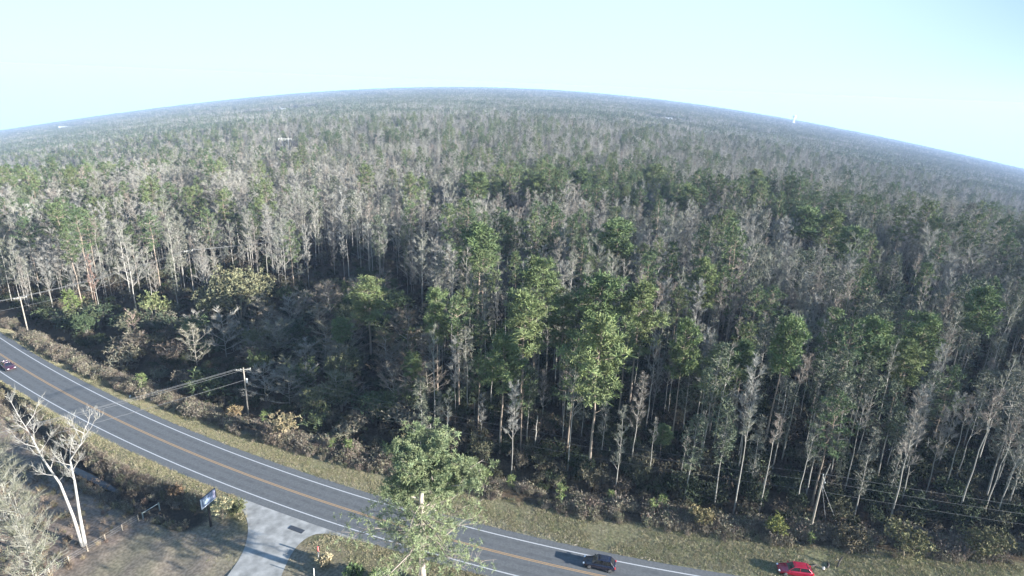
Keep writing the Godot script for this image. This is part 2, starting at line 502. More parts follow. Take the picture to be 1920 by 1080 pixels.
# ---------------------------------------------------------------- cars: x forward, z to the right
func car(called: String, label: String, at: Vector3, turn: float, paint: Color, tall := 1.5, length := 4.5, hatch := true) -> Node3D:
	var t := thing(called, label, "car", at, turn, "cars on the road")
	var pm := flat(paint, 0.25); pm.clearcoat_enabled = true; pm.clearcoat = 1.0; pm.clearcoat_roughness = 0.05; pm.metallic = 0.2
	var gm := flat(Color(0.012, 0.014, 0.018), 0.08); gm.metallic_specular = 0.7
	var dark := flat(Color(0.02, 0.02, 0.022), 0.7)
	var L := length * 0.5
	# body: stations [x, half width, sill height, shoulder height, deck height]
	var st := [[-L, 0.70, 0.40, 0.70, 0.76], [-L + 0.12, 0.82, 0.27, 0.84, 0.93], [-L + 0.55, 0.88, 0.22, 0.88, 1.0], [-0.6, 0.90, 0.20, 0.86, 0.98], [0.5, 0.90, 0.20, 0.84, 0.97], [1.0, 0.89, 0.21, 0.80, 0.93], [L - 0.5, 0.86, 0.22, 0.68, 0.80], [L - 0.14, 0.76, 0.25, 0.60, 0.68], [L, 0.60, 0.36, 0.52, 0.58]]
	if not hatch: st[1][4] = 0.90; st[2][4] = 0.96
	var g := Geo.new(); var prev: Array = []
	for s in st:
		var row: Array = []
		for p in [[0.86, s[2]], [1.0, s[2] + 0.14], [1.02, (s[2] + s[3]) * 0.55], [1.0, s[3]], [0.90, lerpf(s[3], s[4], 0.75)], [0.5, s[4]], [0.0, s[4] + 0.02]]: row.append(Vector3(s[0], p[1], p[0] * s[1]))
		for k in range(5, -1, -1): row.append(row[k] * Vector3(1, 1, -1))
		if prev:
			for k in row.size() - 1: g.quad(prev[k], prev[k + 1], row[k + 1], row[k], Color.WHITE)
		else:
			for k in row.size() - 2: g.tri(row[0], row[k + 2], row[k + 1], Color.WHITE)
		prev = row
	for k in prev.size() - 2: g.tri(prev[0], prev[k + 1], prev[k + 2], Color.WHITE)
	part("body", g.mesh(pm), t)
	# cabin: base ring and roof ring
	var xr := -L + (0.22 if hatch else 0.75); var xf := 1.05
	var rr := -L + (0.75 if hatch else 1.35); var rf := 0.25
	var b: Array[Vector3] = [Vector3(xr, 0.92, 0.74), Vector3(xf, 0.90, 0.74), Vector3(xf, 0.90, -0.74), Vector3(xr, 0.92, -0.74)]
	var r: Array[Vector3] = [Vector3(rr, tall - 0.05, 0.56), Vector3(rf, tall - 0.05, 0.56), Vector3(rf, tall - 0.05, -0.56), Vector3(rr, tall - 0.05, -0.56)]
	g = Geo.new()
	for i in 4:
		var j := (i + 1) % 4
		g.tube([b[i], r[i]], [0.055, 0.05], 6, Color.WHITE)
		g.tube([r[i], r[j]], [0.05, 0.05], 6, Color.WHITE)
	for s in [1, -1]: g.tube([Vector3(-0.45, 0.92, 0.74 * s), Vector3(-0.5, tall - 0.05, 0.57 * s)], [0.05, 0.045], 6, Color.WHITE)
	part("pillars", g.mesh(pm), t)
	g = Geo.new()
	var mid := [Vector3(rr + 0.3, tall, 0.45), Vector3(rf - 0.3, tall, 0.45), Vector3(rf - 0.3, tall, -0.45), Vector3(rr + 0.3, tall, -0.45)]
	for i in 4: g.quad(r[i], r[(i + 1) % 4], mid[(i + 1) % 4], mid[i], Color.WHITE)
	g.quad(mid[0], mid[1], mid[2], mid[3], Color.WHITE)
	part("roof", g.mesh(pm), t)
	var names := ["side_window", "windscreen", "side_window", "rear_window"]
	for i in 4:
		var j := (i + 1) % 4
		g = Geo.new(); g.quad(b[i], b[j], r[j], r[i], Color.WHITE)
		part(names[i], g.mesh(gm), t)
	for s in [1, -1]:
		g = Geo.new(); g.box(Vector3(0.75, 0.98, 0.98 * s), Vector3(0.14, 0.13, 0.2), Color.WHITE, Basis(Vector3.UP, 0.2 * s)); part("mirror", g.mesh(pm), t)
		g = Geo.new(); g.box(Vector3(L - 0.13, 0.62, 0.60 * s), Vector3(0.26, 0.13, 0.26), Color.WHITE, Basis(Vector3.UP, 0.5 * s)); part("headlight", g.mesh(flat(Color(0.8, 0.82, 0.85), 0.12)), t)
		g = Geo.new(); g.box(Vector3(-L + 0.06, 0.82, 0.70 * s), Vector3(0.14, 0.2, 0.2), Color.WHITE, Basis(Vector3.UP, -0.3 * s)); part("tail_light", g.mesh(flat(Color(0.5, 0.02, 0.02), 0.15)), t)
		g = Geo.new(); g.box(Vector3(-0.28, 0.84, 0.925 * s), Vector3(0.18, 0.03, 0.03), Color.WHITE); part("door_handle", g.mesh(pm), t)
		for x in [L - 0.85, -L + 0.8]:
			g = Geo.new()
			var o := Vector3(x, 0.32, 0.84 * s)
			g.tube([o - Vector3(0, 0, 0.11), o - Vector3(0, 0, 0.09), o + Vector3(0, 0, 0.09), o + Vector3(0, 0, 0.11)], [0.27, 0.32, 0.32, 0.27], 20, Color.WHITE)
			g.cap(o + Vector3(0, 0, 0.105), 0.27, 20, Vector3.BACK, Color.WHITE); g.cap(o - Vector3(0, 0, 0.105), 0.27, 20, Vector3.BACK, Color.WHITE)
			var w := part("wheel", g.mesh(dark), t)
			g = Geo.new()
			for k in 5:
				var a := TAU * k / 5.0
				g.box(o + Vector3(cos(a) * 0.11, sin(a) * 0.11, 0.117 * s), Vector3(0.2, 0.07, 0.02), Color.WHITE, Basis(Vector3.BACK, a))
			g.tube([o + Vector3(0, 0, 0.108 * s), o + Vector3(0, 0, 0.124 * s)], [0.215, 0.2], 16, Color.WHITE)
			part("rim", g.mesh(flat(Color(0.5, 0.51, 0.53), 0.3, 0.8)), w)
	g = Geo.new(); g.box(Vector3(L - 0.02, 0.42, 0), Vector3(0.06, 0.16, 0.8), Color.WHITE); part("grille", g.mesh(dark), t)
	g = Geo.new(); g.box(Vector3(-L - 0.005, 0.66, 0), Vector3(0.03, 0.13, 0.36), Color.WHITE); part("number_plate", g.mesh(flat(Color(0.7, 0.7, 0.72), 0.5)), t)
	return t

# ----------------------------------------------------------------
func _ready() -> void:
	# camera
	cam = Camera3D.new()
	cam.name = "camera"
	var pitch := deg_to_rad(18.6); var roll := deg_to_rad(2.27)
	cam.transform = Transform3D(Basis(Vector3.RIGHT, -pitch) * Basis(Vector3.BACK, roll), Vector3(0, 64, 0))
	cam.fov = 50.55; cam.near = 0.5; cam.far = 25000.0
	add_child(cam)
	# sky, air and exposure
	var pano := Image.create(512, 256, false, Image.FORMAT_RGBAF)
	for py in 256:
		var up := PI * (0.5 - (py + 0.5) / 256.0)
		for px in 512:
			var side := TAU * (px + 0.5) / 512.0          # 0 is straight ahead, positive to the right
			var clear := 0.5 + 0.5 * cos(side - 1.15)              # clearer air across from the sun's quarter, hazier elsewhere
			var t := pow(1.0 - maxf(sin(up), 0.0), lerpf(0.9, 9.0, minf(1.0, pow(clear, 26.0) * 2.4)))
			var c := Color(0.025, 0.085, 0.225).lerp(Color(0.218, 0.292, 0.298), t)
			if up <= 0.0: c = Color(0.205, 0.39, 0.40)
			pano.set_pixel(px, py, c)
	var sky_mat := PanoramaSkyMaterial.new()
	sky_mat.panorama = ImageTexture.create_from_image(pano)
	var env := Environment.new()
	env.background_mode = Environment.BG_SKY
	env.sky = Sky.new(); env.sky.sky_material = sky_mat
	env.background_energy_multiplier = 1.0
	env.tonemap_mode = Environment.TONE_MAPPER_LINEAR
	env.tonemap_exposure = 4.0
	env.sdfgi_enabled = true; env.ssao_enabled = true; env.ssil_enabled = true
	env.fog_enabled = true
	env.fog_density = 0.00013
	env.fog_light_color = Color(0.74, 0.84, 1.0)
	var we := WorldEnvironment.new(); we.name = "environment"; we.environment = env
	add_child(we)
	var sun := DirectionalLight3D.new(); sun.name = "sun"
	sun.light_energy = 1.6; sun.light_color = Color(1.0, 0.98, 0.95); sun.light_angular_distance = 0.5; sun.shadow_enabled = true
	var az := deg_to_rad(71.0); var el := deg_to_rad(14.5)
	var dir := Vector3(-sin(az) * cos(el), -sin(el), -cos(az) * cos(el))
	sun.transform = Transform3D(Basis.looking_at(dir, Vector3.UP), Vector3(0, 100, 0))
	add_child(sun)

	rng.seed = 20240117
	zone_noise.seed = 11; zone_noise.frequency = 0.009; zone_noise.fractal_octaves = 3
	fine_noise.seed = 23; fine_noise.frequency = 0.12; fine_noise.fractal_octaves = 3
	leaf_mat = vmat(0.75, 0.25); bark_mat = vmat(0.9, 0.2)

	# ground, road, driveway
	build_ground()
	var road := top("road", strip(-4.75, 4.6, 0.05, -240, 150, Color.WHITE, 0.07).mesh(textured(Color(0.092, 0.098, 0.102), Color(0.132, 0.138, 0.14), 0.02, 5.0, 0.85, 3)))
	tag(road, "grey two-lane asphalt road curving away to the left", "", "", "structure")
	var white := textured(Color(0.30, 0.31, 0.32), Color(0.56, 0.57, 0.57), 0.03, 2.0, 0.7, 8)
	var yellow := textured(Color(0.28, 0.19, 0.10), Color(0.44, 0.28, 0.14), 0.03, 2.0, 0.7, 9)
	for o in [[3.30, 3.48], [-3.52, -3.34]]: part("edge_line", strip(o[0], o[1], 0.056, -240, 150, Color.WHITE).mesh(white), road)
	for o in [[0.06, 0.19], [-0.19, -0.06]]: part("centre_line", strip(o[0], o[1], 0.056, -240, 150, Color.WHITE).mesh(yellow), road)
	var worn := textured(Color(0.08, 0.085, 0.089), Color(0.12, 0.125, 0.127), 0.012, 9.0, 0.8, 6)
	for o in [[2.25, 2.85], [0.75, 1.3], [-1.35, -0.8], [-2.9, -2.3]]: part("wheel_track", strip(o[0], o[1], 0.053, -240, 150, Color.WHITE).mesh(worn), road)
	var dw := rounded(PackedVector2Array([Vector2(-44, -84), Vector2(-41.5, -79.0), Vector2(-38.8, -76.2), Vector2(-37.0, -72.4), Vector2(-36.2, -68.4), Vector2(-36.6, -64.0), Vector2(-37, -58), Vector2(-38, -46), Vector2(-29, -46), Vector2(-29.0, -60), Vector2(-29.5, -65.0), Vector2(-29.6, -69.6), Vector2(-28.6, -72.4), Vector2(-26.5, -73.6), Vector2(-20, -71.8), Vector2(-14, -70.5), Vector2(-14, -73), Vector2(-26, -79)]))
	tag(top("driveway", poly(dw, 0.03, Color.WHITE).mesh(textured(Color(0.17, 0.172, 0.165), Color(0.36, 0.36, 0.345), 0.008, 9.0, 0.85, 4))), "pale worn driveway joining the road", "", "", "structure")
	var pond := rounded(PackedVector2Array([Vector2(-77, -89.2), Vector2(-70, -86.3), Vector2(-63, -82.6), Vector2(-61, -80.9), Vector2(-64, -82.0), Vector2(-71, -85.4), Vector2(-77, -88.4)]))
	var wm := flat(Color(0.02, 0.028, 0.04), 0.12); wm.metallic_specular = 0.3
	tag(top("ditch_water", poly(pond, -0.55, Color.WHITE).mesh(wm)), "dark standing water in the roadside ditch", "", "", "structure")

	build_trees()
	build_low_plants()
	build_objects()
	build_far()

# ---------------------------------------------------------------- the woods
var landmarks := [
	[14.5, -89.9, "the broad-crowned front pine"], [48.0, -98.6, "the slim lone-standing pine"], [-1.0, -95.6, "the dark low-crowned pine"], [38.3, -100.9, "the short dense pine"],
	[25.1, -111.7, "the second-row pine on the right"], [5.5, -125.6, "the light green middle pine"], [-8.5, -147.5, "the large pine behind the gap"], [-14.5, -112.5, "the slender corner pine"],
	[29.6, -166.4, "the broad mid-distance pine"], [76.3, -108.3, "the short pine in shade"], [100.0, -123.6, "the tall pine at right"], [69.9, -108.5, "the pine above the log"],
	[67.2, -97.3, "the fallen pale log"], [46.6, -141.9, "the set-back pine"], [100.4, -210.3, "the rounded middle-distance pine"], [47.3, -77.6, "the leaning wooden pole"],
	[-73.0, -153.0, "the big olive tree"], [-93.7, -168.9, "the tall thin pole"], [-121.5, -140.7, "the left-edge pole"], [-110.7, -151.5, "the reddish bare tree"],
	[-52.0, -211.0, "the farther gap pole"], [-113.4, -147.0, "the bright green cedar"], [-93.2, -147.9, "the yellow-green small tree"], [72.8, -255.5, "the distant round-topped pine"], [9.4, -259.8, "the distant central pine"], [-16.6, -260.5, "the distant broad pine"],
	[59.6, -73.6, "the large olive bush"], [71.4, -74.0, "the rightmost olive bush"], [14.0, -70.0, "the dark car"], [-33.0, -132.4, "the wide short pine"], [-51.7, -107.0, "the wooden pole"], [-40.5, -97.2, "the tan yellow bush"], [-70.6, -124.5, "the rounded grey tree"], [-57.7, -147.8, "the silvery bare tree"]]

const ORDINALS := ["first", "second", "third", "fourth", "fifth", "sixth", "seventh", "eighth", "ninth", "tenth", "eleventh", "twelfth", "thirteenth", "fourteenth", "fifteenth", "sixteenth", "seventeenth", "eighteenth", "nineteenth", "twentieth"]

# the nearest landmark, which side of it, how far from it
func beside(x: float, z: float) -> Array:
	var best := 1e9; var words := ""
	for l in landmarks:
		var d := Vector2(x - l[0], z - l[1]); var dist := d.length()
		if dist < best and dist > 0.5:
			best = dist
			var away := Vector2(l[0], l[1]).normalized(); var depth := d.dot(away); var across := d.dot(Vector2(-away.y, away.x))
			var rel := ("behind" if depth > 0.0 else "in front of") if absf(depth) > absf(across) else ("right of" if across > 0.0 else "left of")
			if dist > 22.0: rel = "well " + rel
			words = rel + " " + l[2]
	return [words, best]

# items: [node, first words]; gives each a label that counts outwards from its landmark
func label_all(items: Array) -> void:
	var groups := {}
	for it in items:
		var b := beside(it[0].position.x, it[0].position.z)
		var key: String = it[1] + "|" + b[0]
		if not groups.has(key): groups[key] = []
		groups[key].append([b[1], it[0]])
	for key in groups:
		var list: Array = groups[key]
		list.sort_custom(func(p, q): return p[0] < q[0])
		var w: PackedStringArray = key.split("|")
		for i in list.size():
			list[i][1].set_meta("label", "%s %s" % [w[0], w[1]] if list.size() == 1 else "%s, %s %s" % [w[0], ORDINALS[mini(i, 19)], w[1]])

func size_word(h: float, mid: float) -> String:
	return "very tall" if h > mid * 1.15 else ("tall" if h > mid else ("medium" if h > mid * 0.85 else "small"))

# x, z, height, crown width
var hand_pines := [
	[14.5, -89.9, 29.0, 9.3, "broad-crowned tall pine with long clear trunk at the woods' front edge above the dark car"],
	[48.0, -98.6, 27.0, 6.9, "slim lone-standing pine with a small rounded crown left of the right-hand pole"],
	[-1.0, -95.6, 23.0, 7.3, "dark green low-crowned pine at the front of the middle woods"],
	[38.3, -100.9, 20.0, 7.7, "short dense green pine between two taller slim pines on the right"],
	[43.6, -103.8, 20.0, 5.9, "narrow short pine just left of the slim lone-standing pine"],
	[31.3, -100.6, 25.0, 5.7, "narrow pine with a bare lower trunk right of the broad-crowned pine"],
	[25.1, -111.7, 28.0, 8.7, "tall pine standing behind and right of the broad-crowned front pine"],
	[16.7, -110.9, 29.0, 11.2, "wide bright green pine directly behind the broad-crowned front pine"],
	[5.5, -125.6, 28.0, 10.3, "tall light green pine in the second row of the middle woods"],
	[2.6, -108.5, 26.0, 9.0, "full-crowned pine just behind the dark low-crowned pine"],
	[-8.5, -147.5, 30.0, 11.9, "large green pine rising over the grey trees behind the power-line gap"],
	[-14.5, -112.5, 25.0, 5.2, "slender pine at the left corner of the middle woods"],
	[-33.0, -132.4, 20.0, 13.4, "wide short pine alone among grey bushes in the low clearing"],
	[29.6, -166.4, 28.0, 13.3, "broad pine standing out above grey trees behind the middle woods"],
	[10.6, -113.6, 24.0, 8.4, "medium pine filling the gap between the full-crowned and wide bright pines"],
	[76.3, -108.3, 20.0, 7.1, "short pine in the dark woods behind the red car"],
	[100.0, -123.6, 26.0, 9.0, "tall pine near the right edge beside a deep dark gap"],
	[81.6, -112.6, 24.0, 8.4, "leafy pine among leaning pale trunks at right"],
	[46.6, -141.9, 25.0, 7.7, "pine set back behind the slim lone-standing pine"],
	[69.9, -108.5, 24.0, 7.1, "pine behind the fallen pale log at right"],
	[-19.1, -110.6, 12.0, 4.2, "young green pine at the left foot of the middle woods"],
	[71.6, -318.7, 27.0, 16.5, "wide far pine crown leftmost of the distant right-hand pines"],
	[29.6, -282.6, 27.0, 12.2, "distant pine over the centre of the woods"],
	[-16.6, -260.5, 27.0, 13.6, "distant broad pine left of centre with grey trees round it"],
	[126.8, -326.3, 27.0, 19.7, "widest of the distant pines on the right"],
	[100.4, -210.3, 27.0, 12.9, "broad pine in the middle distance above the slim lone-standing pine"],
	[72.8, -255.5, 26.0, 11.1, "distant round-topped pine right of centre"],
	[9.4, -259.8, 27.0, 11.3, "distant pine just right of the centre of the woods"],
	[-36.6, -122.4, 14.0, 5.8, "young pine in front of the wide short pine of the clearing"],
	[27.5, -93.8, 8.0, 4.7, "small bushy young pine at the forest edge above the dark car"],
	[109.8, -208.4, 26.0, 11.0, "middle-distance pine right of the broad middle-distance pine"],
	[102.5, -181.9, 26.0, 9.7, "nearer of three middle-distance pines on the right"],
]

var pine_kinds: Array = []
var hand_kinds: Array = []
var bare_kinds: Array = []
var column_kinds: Array = []
var snag_kinds: Array = []
var shrub_kinds: Array = []
var dry_kinds: Array = []

func build_trees() -> void:
	var bark := Color(0.25, 0.205, 0.165); var grey := Color(0.33, 0.315, 0.285)
	for i in 8:
		var h := 26.0
		pine_kinds.append(made(pine(h, [0.46, 0.5, 0.56, 0.42, 0.6, 0.48, 0.54, 0.57][i], [3.9, 3.3, 4.3, 3.6, 3.0, 4.4, 3.5, 3.8][i], 32 + i % 3 * 5, [Color(0.105, 0.142, 0.068), Color(0.09, 0.128, 0.064), Color(0.122, 0.155, 0.072), Color(0.078, 0.115, 0.058)][i % 4], bark * rnd(0.85, 1.15)), h))
	for i in 6:
		hand_kinds.append(made(pine(26.0, [0.58, 0.63, 0.52, 0.6, 0.66, 0.55][i], [3.8, 3.4, 4.0, 3.6, 3.2, 3.9][i], 44, [Color(0.135, 0.175, 0.078), Color(0.12, 0.165, 0.075), Color(0.15, 0.185, 0.082)][i % 3], bark * 1.15, 1.0, 1.45), 26.0))
	for i in 9:
		var h := 20.0
		var tw: Color = [Color(0.255, 0.25, 0.222), Color(0.285, 0.282, 0.26), Color(0.215, 0.22, 0.18), Color(0.235, 0.215, 0.19), Color(0.22, 0.232, 0.19)][i % 5]
		bare_kinds.append(made(bare(h, [0.3, 0.4, 0.25, 0.42, 0.22, 0.33, 0.38, 0.26, 0.16][i], [3.0, 2.4, 3.6, 2.0, 4.2, 2.7, 3.2, 2.2, 1.8][i], 19, 24, grey * rnd(0.7, 1.0), tw, [1.0, 1.3, 0.8, 1.5, 0.7, 1.1, 0.9, 1.4, 1.5][i], 0.042), h))
	# tall thin trunks with a small top
	for i in 5: bare_kinds.append(made(bare(22.0, [0.62, 0.55, 0.7, 0.5, 0.66][i], [1.7, 2.2, 1.5, 2.6, 2.0][i], 12, 20, grey * rnd(0.95, 1.2), [Color(0.25, 0.235, 0.20), Color(0.22, 0.225, 0.18), Color(0.24, 0.205, 0.175)][i % 3], 1.1, 0.042), 22.0))
	# wide old crowns
	for i in 2: bare_kinds.append(made(bare(20.0, 0.3, 5.4, 20, 26, grey * 0.95, Color(0.265, 0.258, 0.23), 0.75, 0.045), 20.0))
	for i in 7:
		var h := 20.0
		column_kinds.append(made(column_tree(h, [0.3, 0.42, 0.22, 0.5, 0.35, 0.28, 0.45][i], [1.5, 1.9, 1.3, 2.2, 1.6, 1.8, 1.4][i], [Color(0.135, 0.145, 0.108), Color(0.108, 0.128, 0.085), Color(0.16, 0.162, 0.132), Color(0.092, 0.112, 0.075), Color(0.148, 0.152, 0.122)][i % 5], grey * rnd(0.75, 1.05), 165), h))
	for i in 4: snag_kinds.append(made(snag(10.0, grey * [1.15, 0.9, 1.0, 0.8][i]), 10.0))
	for i in 8:
		var col: Color = [Color(0.06, 0.085, 0.045), Color(0.075, 0.095, 0.05), Color(0.12, 0.122, 0.08), Color(0.065, 0.085, 0.055), Color(0.12, 0.10, 0.08), Color(0.15, 0.142, 0.105), Color(0.055, 0.075, 0.045), Color(0.13, 0.115, 0.09)][i]
		shrub_kinds.append(made(leafy(3.0, 2.0, 4, 85, col * 0.9, grey * 0.6, 0.12), 3.0))

	for i in hand_pines.size():
		var p: Array = hand_pines[i]
		var k: Dictionary = hand_kinds[(i * 5 + 2) % 6]
		plant("pine_tree", p[4], "pine tree", k, p[0], p[1], p[2], i * 1.3, "", clampf(p[3] / 7.4 * 26.0 / p[2], 0.8, 1.6))

	# the rest of the woods on a jittered grid, told apart by zone
	var pines: Array = []; var bares: Array = []; var columns: Array = []; var snags: Array = []
	var rows := [[-62.0, -420.0, 4.1], [-420.0, -960.0, 5.4]]
	for row in rows:
		var z: float = row[0]
		while z > row[1]:
			var half := -z * 0.98 + 70.0
			var x := -half
			while x < half:
				x += row[2]
				var px: float = x + rnd(-0.45, 0.45) * row[2]; var pz: float = z + rnd(-0.45, 0.45) * row[2]
				var roll := rnd(0, 1); var hh := rnd(0, 1); var turn := rnd(0, TAU); var tone := rnd(0.8, 1.2); var gap := rnd(0, 1)
				if not in_view(px, pz, 45.0 if z > -250.0 else 10.0): continue
				if not wooded(px, pz): continue
				var near_hand := false
				if z > -180.0:
					for q in hand_pines:
						if Vector2(px - q[0], pz - q[1]).length() < 3.6 or (Vector2(px - q[0] * 0.96, pz - q[1] * 0.96).length() < 3.4 and gap < 0.6): near_hand = true
				if near_hand: continue
				var a: float = px / -pz
				var n := zone_noise.get_noise_2d(px, pz)
				var n2 := zone_noise.get_noise_2d(px * 1.8 + 900.0, pz * 1.8)
				if n2 < -0.32 and gap < 0.75: continue
				if gap < (0.3 if z > -135.0 and px / -pz > -0.12 else 0.1): continue
				var wp := 0.10 + n * 0.5; var wb := 0.7; var wc := 0.16
				if a > 0.3: wp = 0.05 + n * 0.35; wb = 0.58; wc = 0.36
				elif a > -0.12 and pz > -140.0: wp = 0.1; wb = 0.76; wc = 0.14
				var blob := Vector2((px - 70.0) / 110.0, (pz + 295.0) / 55.0).length()
				if blob < 1.0: wp += 0.9 * (1.0 - blob * blob)
				if Vector2((px + 270.0) / 70.0, (pz + 310.0) / 60.0).length() < 1.0: wp += 1.2
				if a < -0.1 and pz > -520.0: wp *= 0.3; wc *= 0.45
				wp = maxf(wp, 0.03)
				var tot := wp + wb + wc
				var patch := 1.0 + 0.28 * zone_noise.get_noise_2d(px * 2.6, pz * 2.6 + 300.0)
				if z < -300.0: patch *= 0.88
				var e := [px, pz, 0.0, turn, tone]
				if roll < wp / tot:
					e[2] = lerpf(18.0, 28.0, hh) * patch; pines.append(e)
				elif roll < (wp + wb) / tot:
					e[2] = lerpf(12.0, 24.0, hh) * patch; bares.append(e)
				else:
					e[2] = lerpf(11.0, 23.0, hh) * patch; columns.append(e)
				if z > -170.0 and roll > 0.9 and a > -0.2: snags.append([px + 1.5, pz + 1.2, lerpf(5.0, 13.0, tone - 0.8), turn])
			z -= row[2]
	# nearest 260 or so of each kind as trees of their own, the others as one mass of each kind
	woods(pines, pine_kinds, 240, "pine_tree", "pine tree", "green pine", 24.0, "pines in the woods beyond the road", "pine_woods", "green pines standing among the grey woods farther back")
	woods(bares, bare_kinds, 290, "bare_tree", "bare tree", "leafless grey tree", 19.0, "leafless grey trees in the woods beyond the road", "bare_woods", "leafless grey winter woods stretching back from the road")
	woods(columns, column_kinds, 290, "slender_tree", "tree", "slender grey-green leafy tree", 18.0, "slender grey-green trees in the woods beyond the road", "slender_woods", "slender grey-green trees massed on the right and farther back")
	var items: Array = []
	for i in mini(snags.size(), 60):
		var s: Array = snags[i]
		if off_road(s[0], s[1]) < scrub_off(s[0]) + 5.0: continue
		items.append([plant("dead_tree", "", "dead tree", snag_kinds[i % 4], s[0], s[1], s[2], s[3], "dead trees standing along the forest edge", 1.0, "branches"), "%s broken dead tree without bark" % size_word(s[2], 9.0)])
	label_all(items)
	special_trees()

func woods(list: Array, kinds: Array, most: int, called: String, category: String, words: String, mid: float, group: String, mass_name: String, mass_label: String) -> void:
	list.sort_custom(func(a, b): return a[1] > b[1] if absf(a[1] - b[1]) > 0.001 else a[0] < b[0])
	var rest: Array = []; var done := 0; var items: Array = []
	var wholes: Array = []
	for k in kinds: wholes.append(k.whole)
	for i in list.size():
		var e: Array = list[i]
		var k := int(e[3] * 100.0) % kinds.size()
		if kinds.size() > 12 and e[1] > -150.0 and e[0] / -e[1] > -0.15: k = [9, 10, 11, 12, 13, 1, 3, 7, 13, 11, 12, 9, 10, 3, 1, 11][k % 16]
		if done < most and in_view(e[0], e[1], -8.0):
			items.append([plant(called, "", category, kinds[k], e[0], e[1], e[2], e[3], group), "%s %s" % [size_word(e[2], mid), words]])
			done += 1
		else:
			var t: float = e[4]
			rest.append([k, e[0], e[1], e[2] / kinds[k].h, e[3], Color(t, t, t)])
	label_all(items)
	mass(mass_name, mass_label, rest, wholes, "trees")

